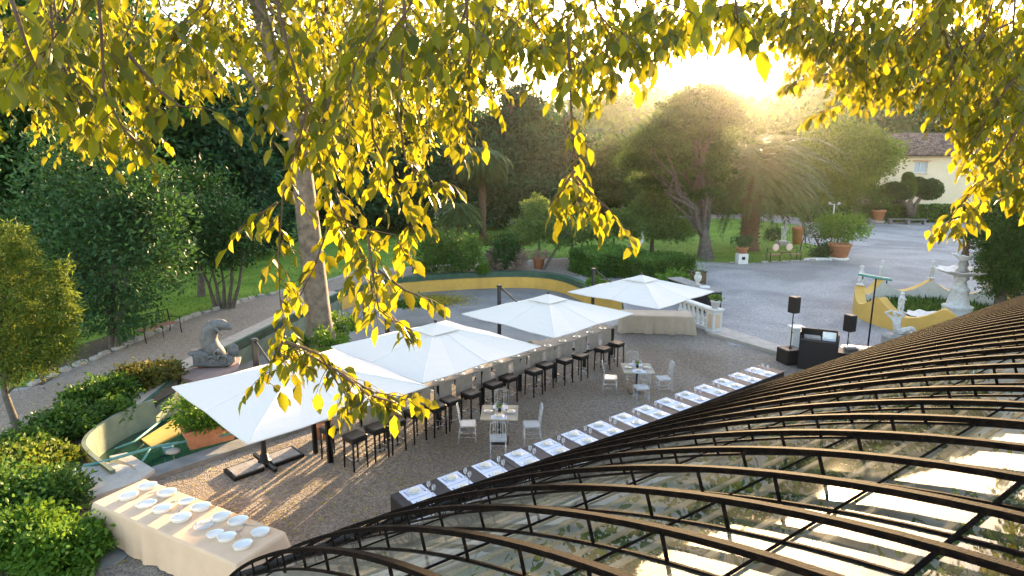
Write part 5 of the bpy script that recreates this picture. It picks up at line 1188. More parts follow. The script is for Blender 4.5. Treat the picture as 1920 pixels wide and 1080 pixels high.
# broad trees in the centre and right
bigtree(1165, 418, 'soft_green_tree', 'soft green spreading tree behind the small pines', [(1165, 370), (1160, 300)], .3, lambda Y: [E_(u_, v_, Y+random.uniform(-1.5, 1.5), ru_, rv_) for u_, v_, ru_, rv_ in [(1120, 300, 36, 11), (1160, 278, 36, 12), (1200, 300, 38, 12), (1140, 330, 42, 13), (1190, 338, 44, 12), (1230, 320, 30, 11), (1120, 362, 34, 12), (1170, 368, 44, 12), (1220, 362, 30, 11)]], 20000, .4, 'lf_acacia', per=40, spread=.26, shell=.2, shape='long', wid=1.5, flat=.5)
bigtree(1322, 487, 'spreading_tree', 'large spreading tree with a forked grey trunk by the lawn edge', [(1322, 450), (1318, 405)], .5, lambda Y: [E_(u_, v_, Y+random.uniform(-1.5, 1.5), ru_, rv_) for u_, v_, ru_, rv_ in [(1230, 262, 48, 14), (1205, 300, 42, 13), (1262, 232, 44, 14), (1290, 202, 44, 14), (1325, 178, 40, 13), (1350, 196, 34, 13), (1340, 222, 50, 15), (1300, 250, 52, 15), (1345, 272, 36, 14), (1250, 300, 44, 14), (1310, 296, 50, 14), (1225, 338, 36, 11), (1282, 338, 42, 12), (1335, 322, 32, 12), (1320, 362, 34, 9)]], 46000, .27, 'lf_acacia', limbs=34, per=45, spread=.26, shell=.2, shape='long', wid=1.5, flat=.5)
bigtree(1605, 417, 'yellow_tipped_tree', 'bushy tree with sunlit yellow green top in front of the villa', [(1600, 380), (1595, 330)], .3, lambda Y: [E_(1592, 308, Y, 56, 46), E_(1642, 290, Y, 40, 30), E_(1558, 280, Y, 50, 50), E_(1612, 258, Y, 34, 22), E_(1572, 358, Y, 34, 28)], 24000, .36, 'lf_tip', per=36, spread=.18, shape='leaf', limbs=10)
for i, (u, vb, vt, hw, n) in enumerate([(1250, 400, 262, 60, 8000), (1420, 398, 205, 85, 12000), (1500, 398, 215, 70, 11000), (1330, 398, 215, 70, 11000)]):
    bigtree(u, vb, 'background_tree', ['hazy broad tree behind the spreading tree, the one farthest left', 'hazy broad tree standing directly behind the big palm', 'hazy tree between the big palm and the yellow tipped tree', 'hazy tree just under the setting sun'][i], [(u, vt+120), (u, vt+70)], .35, lambda Y: [E_(u, vt+50, Y, hw*.9, 42), E_(u-30, vt+95, Y, hw*.8, 45), E_(u+35, vt+100, Y, hw*.8, 45), E_(u, vt+160, Y, hw, 45)], n, .7, 'lf_soft', group='hazy trees beyond the lawn', limbs=6)
for i, (u, hw, vt) in enumerate([(-160, 130, -60), (500, 90, 150), (585, 90, 170), (720, 80, 190), (1010, 70, 240), (420, 90, 160), (240, 100, 30), (60, 110, 0), (1110, 60, 300), (1180, 60, 290)]):
    bigtree(u, 404, 'background_tree', 'dark background tree, %s in the row beyond the lawn counted from the left' % ORD[[0, 5, 6, 7, 8, 4, 3, 2, 9, 10][i]].replace('first', 'first'), [(u, vt+150), (u, vt+80)], .4, lambda Y: [E_(u, vt+60, Y, hw*.8, 60), E_(u, vt+140, Y, hw, 70), E_(u-20, vt+215, Y, hw, 60), E_(u, (vt+400)/2, Y, hw*.9, 70)], 9000, .85, 'lf_cedar' if i % 2 else 'lf_dark', group='dark trees beyond the lawn', limbs=5)
bigtree(1700, 396, 'background_tree', 'dark wood edge tree behind the villa roof', [(1700, 300), (1700, 250)], .3, lambda Y: [E_(1650, 250, Y+14, 60, 38), E_(1750, 230, Y+18, 70, 30)], 6000, .7, 'lf_dark', limbs=3)
# small garden trees
def pine(u, vb, vt, hw, label, n, mat='lf_pine', lean=0, name='small_pine', low=.35):
    b = B_(u, vb); Y = b.y; ells = []
    H_ = up(u, vt, Y).z; ew = hw*Y/FPX
    for i in range(7):
        f = i/6; z = H_*(low+(1-low)*f*.95); r = ew*(1-f*.72)
        for k in range(3): a = random.uniform(0, 6.28); ells.append((b.x+lean*z*.2+.5*r*math.cos(a), Y+.5*r*math.sin(a), z, r*.6, r*.55, H_*.05+.15))
    return tree(name, label, 'tree', b, [b, (b.x+lean*H_*.1, Y, H_*.4), (b.x+lean*H_*.2, Y, H_*.9)], .11*H_/4, ells, n, .26, mat, shape='long', limbs=16, per=40, spread=.24, shell=.3, wid=1.3, flat=.7)
pine(1222, 474, 345, 72, 'small layered pine on the lawn left of the spreading tree', 14000)
pine(1072, 488, 392, 66, 'low wide pine with a pale trunk on the lawn', 9000, low=.5)
pine(1150, 470, 400, 60, 'low spreading pine behind the trimmed hedge', 7000, low=.5)
q = B_(1010, 503); pot('potted_pine', 'terracotta pot holding a tall slim pine beside the pool path', q, .42, .75, 'terracotta', 'lf_pink', .75, .35, 500, .13, cat='potted tree')
b = Vector((q.x, q.y, .6)); Yq = q.y
tree('slim_pine', 'slim dark pine growing out of the terracotta pot by the pool', 'tree', b, [b, up(1012, 440, Yq), up(1010, 385, Yq)], .07, [E_(1000, 425, Yq, 38, 14), E_(1020, 410, Yq, 36, 14), E_(1005, 392, Yq, 28, 14), E_(1010, 376, Yq, 15, 10), E_(990, 440, Yq, 30, 9), E_(1032, 436, Yq, 26, 9)], 5500, .2, 'lf_pine', shape='long', limbs=8, per=30, wid=1.3, flat=.7)
b = B_(1018, 506); tree('leaning_tree', 'thin dark trunk leaning right beside the potted pine', 'tree', b, [b, up(1035, 480, b.y), up(1052, 450, b.y), up(1068, 430, b.y)], .09, [E_(1075, 425, b.y, 30, 14), E_(1050, 455, b.y, 14, 8)], 1500, .2, 'lf_pine', shape='long', limbs=5)
# shrubs by the pool
for (u, vb, vt, hw, mat, nm, lb, n) in [(815, 516, 437, 30, 'lf_shrub', 'round_shrub', 'green shrub with yellowish top, left of the pair by the pool path', 3400), (868, 514, 442, 36, 'lf_shrub', 'round_shrub', 'round dense green shrub on a short trunk by the pool path', 3800), (947, 510, 440, 24, 'lf_dark', 'upright_shrub', 'dark upright shrub rising between the pinkish bushes', 2600)]:
    b = B_(u, vb-4); Y = b.y; k = Y/FPX; ct = up(u, (vb+vt)/2-4, Y); bush(nm, lb, 'shrub', [(ct.x, Y, ct.z, hw*k, hw*k, (vb-vt)/2*k*.92)], n, .16, mat)
for u, lb in ((928, 'left pinkish flowering bush by the pool path'), (966, 'right pinkish flowering bush by the pool path')):
    b = B_(u, 505); k = b.y/FPX; bush('flowering_bush', lb, 'bush', [(b.x, b.y, 20*k, 22*k, 20*k, 19*k)], 2000, .13, 'lf_pink', group=None)
for u, v, r, lb, mt in [(788, 512, 14, 'low green bush at the left end of the shrubs by the pool path', 'lf_shrub'), (906, 513, 12, 'small yellow green bush between the shrubs by the pool path', 'lf_bright'), (1130, 480, 14, 'small dark bush behind the trimmed hedge', 'lf_dark')]:
    b = B_(u, v); k = b.y/FPX; bush('low_bush', lb, 'bush', [(b.x, b.y, r*.7*k, r*k, r*k, r*.8*k)], 900, .13, mt)
# fallen branch pile on the lawn, seen as a rusty low heap
b = B_(985, 460); bush('brush_heap', 'heap of dry rusty cut branches on the lawn', 'brush heap', [(b.x-1.5, b.y, .35, 2.6, .8, .35)], 1200, .22, 'lf_rust', stem=False)
# trimmed hedges right of the pool
a_, b_ = B_(1095, 524), B_(1190, 516); hedge('trimmed_hedge', 'dark trimmed hedge behind the farthest parasol, the left block', ((a_.x+b_.x)/2, (a_.y+b_.y)/2+1.4), ((b_-a_).length, 3.2, 1.45), math.atan2((b_-a_).y, (b_-a_).x), 9000, ls=.13)
a_, b_ = B_(1185, 531), B_(1286, 521); hedge('trimmed_hedge', 'brighter trimmed hedge behind the farthest parasol, the right block', ((a_.x+b_.x)/2, (a_.y+b_.y)/2+1.2), ((b_-a_).length, 2.6, 1.2), math.atan2((b_-a_).y, (b_-a_).x), 9000, 'lf_shrub', .13)
for u, v, r, lb in [(1262, 542, 26, 'bright green fern like bush in front of the right trimmed hedge'), (1120, 548, 20, 'low flowering green bush at the right end of the pool')]:
    b = B_(u, v); k = b.y/FPX; bush('bright_bush', lb, 'bush', [(b.x, b.y, r*.6*k, r*k, r*k*.8, r*.7*k)], 1500, .15, 'lf_bright')
# heron statue
b = B_(1196, 481); t = thing('heron_statue', 'grey and white heron statue standing behind the trimmed hedge', 'statue', b)
MB().tube([(-.75, 0, .75), (-.35, 0, .85), (.1, 0, .95), (.3, 0, 1.15), (.32, 0, 1.45), (.22, 0, 1.7), (.3, 0, 1.85), (.42, 0, 1.84), (.72, 0, 1.76)], [.04, .2, .22, .12, .07, .06, .09, .06, .01], 10).build('body', M['statue'], t)
MB().tube([(-.1, .06, .8), (-.08, .06, 0)], .025, 6).tube([(.02, -.06, .8), (.05, -.06, 0)], .025, 6).build('legs', M['stone'], t); MB().ell((-.3, 0, .88), (.42, .24, .13)).build('wing', M['greystone'], t)
# low growth around the tree bed and in the pool
bush('bed_shrubs', 'mixed low greenery round the foot of the tall trunk', 'bushes', [(-6.9, 22.2, .2, .6, .5, .4), (-8.3, 22.6, .0, .5, .5, .3), (-6.9, 24.4, .2, .6, .8, .35)], 2200, .13, 'lf_bright')
b = G(775, 604, -.9); bush('pool_weeds', 'green weeds growing on the pool floor behind the second parasol', 'weeds', [(b.x, b.y, -.3, .95, .8, .5)], 1600, .14, 'lf_shrub', stem=False)
b = G(812, 565, -.93); n = 2600; P = np.column_stack([RNG.normal(0, 1.0, n), RNG.normal(0, .8, n), .03+.1*RNG.random(n)]); tag(leaves('yellow_leaf_drift', P, .12, RNG.normal(size=(n, 3))*[1, 1, .2], RNG.random(n)*.4, M['lf_yellow'], None, 'quad', loc=(b.x, b.y, b.z)), 'drift of bright yellow leaves on the pool floor', 'leaf drift', kind='stuff')
# --- left hedge band of shrubs
hs = [(40, 1040, 60, 'lf_bright', 'light green bush at the bottom left corner, nearest the camera'), (120, 1060, 55, 'lf_bright', 'light green bush in front of the paving at the bottom left'), (-30, 980, 70, 'lf_shrub', 'dark green bush at the left edge above the nearest bushes'), (85, 960, 55, 'lf_shrub', 'dark green bush beside the big stone slab'), (30, 912, 52, 'lf_gold', 'sunlit golden bush at the left edge beside the stone slab'), (95, 885, 34, 'lf_gold', 'small sunlit golden bush touching the stone slab'), (48, 866, 44, 'lf_shrub', 'dark leafy bush above the golden bushes'), (122, 818, 40, 'lf_shrub', 'leafy bush just left of the curved pool end'), (-20, 895, 52, 'lf_shrub', 'dark leafy bush at the left edge by the path'), (168, 770, 36, 'lf_shrub', 'big leaf bush in the middle of the hedge beside the path'), (208, 752, 36, 'lf_shrub', 'green bush beside the pale coping of the pool'), (215, 785, 26, 'lf_shrub', 'low green bush against the upstanding pool end'), (260, 727, 34, 'lf_rust', 'bush with rusty tips, the nearer one toward the statue'), (302, 712, 28, 'lf_rust', 'bush with rusty tips at the statue end of the hedge')]
for i, (u, v, r, mt, lb) in enumerate(hs):
    b = B_(u, v); k = (b-Vector((0, 0, CH))).length/FPX; r *= .98; bush('hedge_bush', lb, 'bush', [(b.x, b.y, r*.45*k, r*k*.98, r*k*.9, r*.5*k)], int(2400+r*62), .125 if r < 40 else .1, mt, per=26, spread=.17, group='bushes of the left hedge')
# --- dark cypress at right
Yc = 24.5
b = Vector((W(1885, 500, Yc).x, Yc, 0)); tree('cypress', 'dense dark green cypress behind the fountain at the right edge', 'tree', b, [b, b+Vector((0, 0, 3.5))], .2, [E_(1893, 430, Yc, 52, 85), E_(1878, 500, Yc, 36, 55), E_(1925, 400, Yc, 55, 85), E_(1915, 515, Yc, 45, 45), E_(1985, 430, Yc, 70, 120), E_(1880, 460, Yc, 30, 60), E_(1915, 450, Yc+.3, 50, 90)], 60000, .11, 'lf_cypress', shape='long', limbs=4, per=50, spread=.13, shell=.75, wid=1.6)
b = B_(1868, 560); bush('yellow_flower_plant', 'yellow flowering plant between the basin wall and the cypress', 'plant', [(b.x, b.y, .8, .8, .8, .6)], 1100, .2, 'lf_gold')
# --- palms
def palm(name, label, base, H_, fl, nf, nl, r0, droop, mat='lf_palm', fan=False, tw=1.0, lw=.5, seed=0):
    t = thing(name, label, 'palm', base); rn = random.Random(seed)
    mb = MB(); pts = [Vector((rn.uniform(-.05, .05), 0, H_*i/8)) for i in range(9)]; mb.tube([Vector((0, 0, -.1))]+pts, [r0*1.35]+[r0*(1.25 if i == 0 else (1.0 if i < 7 else 1.2)) for i in range(9)], 14)
    for i in range(int(H_*16)):
        a = i*2.4; z = H_*.04+i/16; mb.tube([(r0*.9*math.cos(a), r0*.9*math.sin(a), z), (r0*1.28*math.cos(a), r0*1.28*math.sin(a), z+.1)], [.07, .03], 4)
    mb.build('trunk', M['palm_bark'], t)
    for i in range(nf):
        a = i*2.39996+rn.uniform(-.1, .1); f = i/nf; el = math.radians(78-f*112+rn.uniform(-7, 7)); L_ = fl*(.8+.3*rn.random())*(1 if f > .15 else .75)
        # rachis curve
        p = Vector((0, 0, H_+.15)); pts = [p.copy()]; e = el; st_ = L_/14
        for s_ in range(14):
            e -= droop*(.35+s_/14)*.11*(1.25 if e > -.2 else .5); p = p+Vector((math.cos(e)*math.cos(a), math.cos(e)*math.sin(a), math.sin(e)))*st_; p.z = max(p.z, .3); pts.append(p.copy())
        P = []; D = []; S = []
        for k in range(nl):
            s_ = (k+.5)/nl; x = (.12+.88*s_)*13.9; i0 = int(x); q = pts[i0].lerp(pts[i0+1], x-i0); tg = (pts[i0+1]-pts[i0]).normalized(); sd_ = tg.cross(Vector((0, 0, 1))); sd_ = sd_.normalized() if sd_.length > .1 else Vector((1, 0, 0)); upv = sd_.cross(tg)
            for sg in (-1, 1):
                dd = tg*.65+sd_*sg*.8+upv*.25-Vector((0, 0, .35)); P.append(q); D.append(dd); S.append(lw*(math.sin(PI*min(1, .15+.85*s_))*.8+.2)*rn.uniform(.85, 1.1))
        fr = leaves('frond', np.array(P), np.array(S), np.array(D), np.full(len(P), 0.)+RNG.normal(0, .5, len(P)), M[mat], t, 'long', np.clip(.5+.3*(rn.random()-.5)+.3*(RNG.random(len(P))-.5)-.25*(f > .85), 0, 1), wid=.5)
        MB().tube(pts[::2]+[pts[-1]], [.026*(1-j/9)+.004 for j in range(len(pts[::2])+1)], 4).build('midrib', M[mat], fr)
    return t
b = B_(1403, 470); palm('date_palm', 'huge date palm with long drooping fronds beside the spreading tree', b, 6.1, 7.4, 96, 54, .68, 1.55, lw=.9, seed=3)
b = B_(905, 447); palm('drooping_palm', 'smaller palm with shaggy hanging fronds in the middle of the lawn', b, 7.0, 3.3, 96, 34, .3, 2.3, lw=.95, seed=5)
b = B_(862, 452); palm('young_palm', 'young palm with grey green fronds left of the shaggy one', b, 2.4, 3.0, 44, 28, .25, 2.0, lw=.75, seed=9)
# --- lawn corner by the big palm
q = B_(1390, 494); t = thing('plinth', 'white square plinth with a small dark plaque at the lawn edge', 'plinth', q); MB().box((0, 0, .35), (.66, .66, .7), bev=.02).build('block', M['white_paint'], t); MB().box((0, -.335, .4), (.22, .012, .2)).build('plaque', M['dark'], t)
pot('potted_plant', 'terracotta pot with loose green plant on the white plinth', q+Vector((0, 0, .7)), .4, .42, 'terracotta', 'lf_gloss', .7, .8, 400, .16)
q = B_(1572, 487); t = MB().lathe([(.62, 0), (.66, .12), (.6, .2)], (0, 0, 0), 20).build('round_plinth', M['statue'], None, q); tag(t, 'round pale stone disc under the large potted bush', 'plinth')
pot('potted_bush', 'large terracotta pot with a dense rounded bush at the lawn corner', q+Vector((0, 0, .2)), .78, .95, 'terracotta', 'lf_bright', 1.5, 1.3, 2800, .2, stemh=.45)
for i, u in enumerate((1447, 1487)):
    pass
bl_, br_ = B_(1440, 490), B_(1498, 488); e = br_-bl_; c = (bl_+br_)/2; t = thing('twin_seat', 'dark metal twin seat with two round pink backs and a middle table', 'bench', c, math.atan2(e.y, e.x)); Lb = e.length
for sx in (-1, 1):
    MB().box((sx*Lb*.33, 0, .45), (Lb*.32, .45, .04), bev=.01).build('seat', M['wood_red'], t)
    cs = MB(); cs.lathe([(.02, -.03), (.24, -.03), (.26, 0), (.24, .03), (.02, .03)], (0, 0, 0), 18); cs.xf(Matrix.Translation((sx*Lb*.22, .24, .92)) @ Matrix.Rotation(PI/2, 4, 'X')); cs.build('round_back', M['pink'], t)
    MB().tube([(sx*Lb*.49, -.22, 0), (sx*Lb*.49, -.2, .62), (sx*Lb*.49, .2, .66)], .025, 6).build('armrest', M['black_metal'], t)
    MB().tube([(sx*Lb*.49, .24, 0), (sx*Lb*.48, .26, .9), (sx*Lb*.22, .27, .7)], .025, 6).build('back_frame', M['black_metal'], t)
    MB().tube([(sx*Lb*.17, -.2, 0), (sx*Lb*.2, -.2, .3), (sx*Lb*.12, -.2, .6)], .022, 6).build('leg', M['black_metal'], t)
MB().box((0, 0, .62), (Lb*.3, .4, .03)).build('middle_table', M['black_metal'], t)
q = B_(1534, 490); MBo = MB().tube([Vector((.9*math.cos(a/10*PI), .3*math.sin(a/10*PI), .1)) for a in range(11)], .12, 8).build('curved_stone', M['statue'], None, q); tag(MBo, 'low curved white stone edging left of the large potted bush', 'stone')
b = B_(1540, 478); tree('bare_shrub', 'small twisted shrub with a few leaves beside the large potted bush', 'shrub', b, [b, b+Vector((-.3, 0, .8)), b+Vector((-.8, 0, 1.6))], .1, [E_(1525, 440, b.y, 20, 14), E_(1548, 452, b.y, 16, 14)], 500, .16, 'lf_dark', limbs=9, shape='leaf')
b = B_(1548, 486); bush('low_bush', 'low leafy plants at the foot of the twisted shrub', 'bush', [(b.x, b.y, .4, 1.1, .6, .45)], 900, .18, 'lf_gloss', stem=False)
q = B_(1450, 452); bush('ball_bush', 'small clipped ball bush on the lawn under the palm fronds', 'bush', [(q.x, q.y, .55, .62, .62, .55)], 1200, .13, 'lf_dark')
q = B_(1468, 460); skin_fig('garden_statue', 'white statue on the lawn under the palm fronds', (q.x, q.y, .35), .2, PV, PE, PR, 'statue', sc=1.7); tag(MB().box((0, 0, .17), (.9, .9, .34), bev=.03).build('plinth', M['stone'], None, q), 'square stone plinth under the white lawn statue', 'plinth')
q = B_(1494, 458); pot('terracotta_urn', 'tall terracotta urn standing behind the palm fronds', q, .5, 1.5, 'terracotta', None, cat='urn')
q = B_(1500, 470); tree('bare_shrub', 'leafless branching shrub before the pale gravel by the palm', 'shrub', q, [q, q+Vector((.1, 0, .7)), q+Vector((.3, 0, 1.3))], .05, [E_(1512, 440, q.y, 18, 14)], 20, .1, 'lf_dark', limbs=9)
# --- in front of the villa: cloud topiary, potted tree, benches, lamp
Yv = 69.8; b = Vector((W(1708, 410, Yv).x, Yv, 0))
t = thing('cloud_topiary', 'cloud pruned topiary tree with rounded balls on bent stems before the villa', 'topiary', b)
mb = MB()
for pa_ in ([(1712, 405), (1700, 385), (1690, 372), (1676, 358)], [(1708, 405), (1708, 380), (1702, 350), (1704, 330)], [(1712, 405), (1716, 385), (1730, 365), (1738, 350)], [(1704, 405), (1704, 380), (1718, 360), (1722, 345)]):
    mb.tube([up(*p, Yv)-b for p in pa_], [.24, .2, .17, .12], 8)
mb.build('stems', M['bark'], t)
for i, (u, v, ru, rv) in enumerate([(1675, 356, 19, 13), (1692, 362, 15, 12), (1703, 333, 8, 8), (1703, 352, 13, 17), (1742, 355, 22, 18), (1722, 342, 9, 8)]):
    e = E_(u, v, Yv, ru, rv); nb_ = 2600; D = RNG.normal(size=(nb_, 3)); D /= np.linalg.norm(D, axis=1, keepdims=True); P = np.array(e[:3])+D*np.array(e[3:])*(.9+.12*RNG.random((nb_, 1))); T_ = np.clip(.5+.3*D[:, 0]*0+.5*(RNG.random(nb_)-.5), 0, 1); D = D+RNG.normal(size=D.shape)*.6; leaves('leaf_ball', P-np.array(b), .2*(.7+.6*RNG.random(len(P))), D, RNG.random(len(P))*6, M['lf_shrub' if i in (2, 3) else 'lf_dark'], t, 'quad', T_); MB().ell(Vector(e[:3])-b, [r*.86 for r in e[3:]], 14, 10).build('inner_ball', M['lf_cypress'], t)
q = B_(1645, 418); tag(MB().lathe([(.75, 0), (.8, .2), (.7, .3)], (0, 0, 0), 18).build('round_plinth', M['stone'], None, q), 'round stone base under the potted tree before the villa', 'plinth')
pot('potted_tree', 'terracotta pot with a small round headed tree before the villa', q+Vector((0, 0, .3)), .75, 1.2, 'terracotta', 'lf_shrub', 1.7, 1.6, 1600, .26, stemh=.7)
b = Vector((W(1638, 400, 74).x, 74, 0)); tree('grey_shrub', 'thin grey leaved shrub against the villa wall', 'shrub', b, [b, b+Vector((0, 0, 1.5)), b+Vector((0, 0, 2.8))], .1, [E_(1637, 355, b.y, 14, 13)], 900, .28, 'lf_cedar', limbs=5)
for u, v, w_, lb in [(1613, 421, 2.6, 'low dark bench at the edge of the square before the villa'), (1685, 420, 2.6, 'dark bench left of the cloud topiary'), (1716, 421, 2.4, 'dark bench directly under the cloud topiary')]:
    q = B_(u, v); t = thing('stone_bench', lb, 'bench', q); MB().box((0, 0, .55), (w_, .6, .12), bev=.03).build('seat', M['greystone'], t)
    for sx in (-1, 1): MB().box((sx*w_*.38, 0, .25), (.25, .5, .48), bev=.03).build('leg', M['greystone'], t)
q = B_(1560, 428); t = thing('street_lamp', 'pale lamp post with a double head between palm and villa', 'street lamp', q); hl = W(1560, 383, q.y).z
MB().tube([(0, 0, 0), (0, 0, hl)], [.09, .06], 8).build('post', M['statue'], t); MB().tube([(-.55, 0, hl), (.55, 0, hl)], .04, 6).build('crossarm', M['statue'], t)
for sx in (-1, 1): MB().lathe([(.05, 0), (.16, .06), (.1, .2), (.02, .24)], (sx*.5, 0, hl), 12).build('lamp_head', M['statue'], t)
# parked car half hidden in the trees
q = Vector((W(958, 400, 66).x, 66, 0)); t = thing('parked_car', 'silver car half hidden under the dark trees beyond the lawn', 'car', q, .1)
def carbody():
    pr_ = [(-2.1, .35), (-2.15, .8), (-1.9, 1.0), (-1.3, 1.05), (-.75, 1.45), (.6, 1.48), (1.25, 1.02), (2.0, .9), (2.15, .6), (2.1, .35)]; vs = []; n = len(pr_)
    for y, k in ((-.82, .96), (-.78, 1), (.78, 1), (.82, .96)):
        for x, z in pr_: ins = .14 if z > 1.1 else 0; vs.append((x*k, y-(ins if y > 0 else -ins), z))
    fs = [(j*n+i, (j+1)*n+i, (j+1)*n+(i+1) % n, j*n+(i+1) % n) for j in range(3) for i in range(n)]+[tuple(range(n)), tuple(range(4*n-1, 3*n-1, -1))]; return MB().add(vs, fs)
carbody().build('body', M['car'], t)
for sy in (-1, 1): MB().add([(-1.1, sy*.81, 1.06), (-.7, sy*.7, 1.38), (.55, sy*.7, 1.4), (1.05, sy*.81, 1.06)], [(0, 1, 2, 3)]).build('side_window', M['dark'], t)
for sx in (-1, 1):
    for sy in (-1, 1):
        w_ = MB().lathe([(.01, -.1), (.3, -.1), (.33, -.06), (.33, .06), (.3, .1), (.01, .1)], (0, 0, 0), 16); w_.xf(Matrix.Translation((sx*1.3, sy*.78, .33)) @ Matrix.Rotation(PI/2, 4, 'X')); w_.build('wheel', M['rubber'], t)

#==SECTION FOREGROUND BOUGHS==
def bough(par, basep, path, lens, density, lsize, spreadw=.35, mat='lf_fore', rad=.008, droop=1.0, twl=.38):
    """path: world points of one hanging bough; twigs leave it on both sides and carry the leaves"""
    pts = [Vector(p) for p in path]; L_ = sum((pts[i+1]-pts[i]).length for i in range(len(pts)-1)); mb = MB(); rel = [p-basep for p in pts]
    rs = [rad*(1-.75*i/(len(pts)-1)) for i in range(len(pts))]; mb.tube(rel, rs, 5)
    n = max(3, int(L_*density)); P = []; D = []; S = []
    for k in range(n):
        s_ = (k+random.random())/n; x = s_*(len(pts)-1)*.999; i0 = int(x); q = pts[i0].lerp(pts[i0+1], x-i0); tg = (pts[i0+1]-pts[i0]).normalized()
        a = random.uniform(0, 2*PI); sd_ = Vector((math.cos(a), math.sin(a)*.7, 0)); ll = twl*random.uniform(.35, 1.1)*(1-.35*s_)
        d = (sd_*.9+tg*.5+Vector((0, 0, .1))).normalized(); tw_ = [q]; m = 5
        for j in range(m): d = (d+Vector((0, 0, -.2*droop))).normalized(); q = q+d*ll/m; tw_.append(q)
        mb.tube([p-basep for p in tw_], [.0028, .0024, .002, .0017, .0014, .001], 3, cap=False)
        nl_ = max(3, int(ll/lsize*2.3))
        for j in range(nl_):
            y = (j+.7)/nl_*m*.999; j0 = min(m-1, int(y)); c = tw_[j0].lerp(tw_[j0+1], y-j0); td = (tw_[j0+1]-tw_[j0]).normalized(); sg = 1 if j % 2 else -1
            side = td.cross(Vector((0, 0, 1))); side = side.normalized() if side.length > .05 else Vector((1, 0, 0))
            dd = td*.6+side*sg*.75+Vector((random.gauss(0, .3), random.gauss(0, .3), -.75*droop+random.gauss(0, .25))); P.append(c-basep); D.append(dd); S.append(lsize*random.uniform(.6, 1.25))
    bo = mb.build('bough', M['twig'], par)
    lf = leaves('leaves', np.array(P), np.array(S), np.array(D), np.array([random.gauss(0, .7) for _ in P]), M[mat], bo, 'leaf', wid=1.12); return len(P)
bp = Vector((-6.5, -1.5, 0)); ovt = thing('overhanging_tree', 'large tree whose yellow green leafy boughs hang into the picture from above', 'tree', bp)
tk = MB(); tk.tube([Vector((0, 0, 0)), Vector((.1, .1, 4)), Vector((.3, .4, 8)), Vector((.8, 1, 11))], [.5, .42, .36, .28], 12); tk.build('trunk', M['bark_light'], ovt)
rbp = Vector((9.5, -1.0, 0)); ort = thing('overhanging_tree', 'golden leaved tree whose boughs hang in from the upper right corner', 'tree', rbp)
tk = MB(); tk.tube([Vector((0, 0, 0)), Vector((.1, .1, 4)), Vector((.2, .4, 8)), Vector((.2, 1.4, 11))], [.4, .34, .28, .2], 12); tk.build('trunk', M['bark_light'], ort)
tot = 0
lim = MB()
def hang(us, Y, dens=26, ls=.1, twl=.34, par=ovt, base=bp, mat='lf_fore', rad=.008):
    """us: list of (u, v) along the bough at depth Y (Y may be a pair)"""
    global tot
    n = len(us); Ys = [Y]*n if not hasattr(Y, '__len__') else [Y[0]+(Y[1]-Y[0])*i/(n-1) for i in range(n)]
    path = [W(u, v, y) for (u, v), y in zip(us, Ys)]; tot += bough(par, base, path, None, dens, ls, mat=mat, rad=rad, twl=twl)
    return path[0]
tops_ = []
LOW = [(0, 300), (60, 330), (120, 400), (200, 330), (300, 320), (340, 250), (390, 190), (440, 150), (520, 330), (600, 380), (680, 400), (760, 330), (850, 300), (930, 200), (1000, 180), (1060, 240), (1130, 250), (1190, 165), (1240, 120), (1290, 70), (1360, 60), (1400, 50)]
def low(u): return float(np.interp(u, [p[0] for p in LOW], [p[1] for p in LOW]))
# curtain of short boughs along the top, at several depths
for row, (Yr, ls, k) in enumerate([(2.6, .082, 10), (3.6, .086, 15), (5.0, .09, 18), (6.6, .095, 15)]):
    for i in range(k):
        u = -40+1450*(i+random.uniform(.1, .9))/k; f = random.uniform(.35, .9) if row < 2 else random.uniform(.4, .9)
        v1 = low(max(0, u))*f-40/Yr*2.5
        if v1 < 20: v1 = 20
        sw = random.choice((-1, 1))*random.uniform(20, 90)
        if 440 < u < 560 and random.random() < .6: continue
        tops_.append(hang([(u-sw*1.6, -150), (u-sw, v1*.12), (u-sw*.35+random.uniform(-15, 15), v1*.45), (u+random.uniform(-15, 15), v1*.75), (u+sw*.35, v1)], Yr+random.uniform(-.35, .35), 15 if row == 0 else 18, ls, .36+.07*row, rad=.0055))
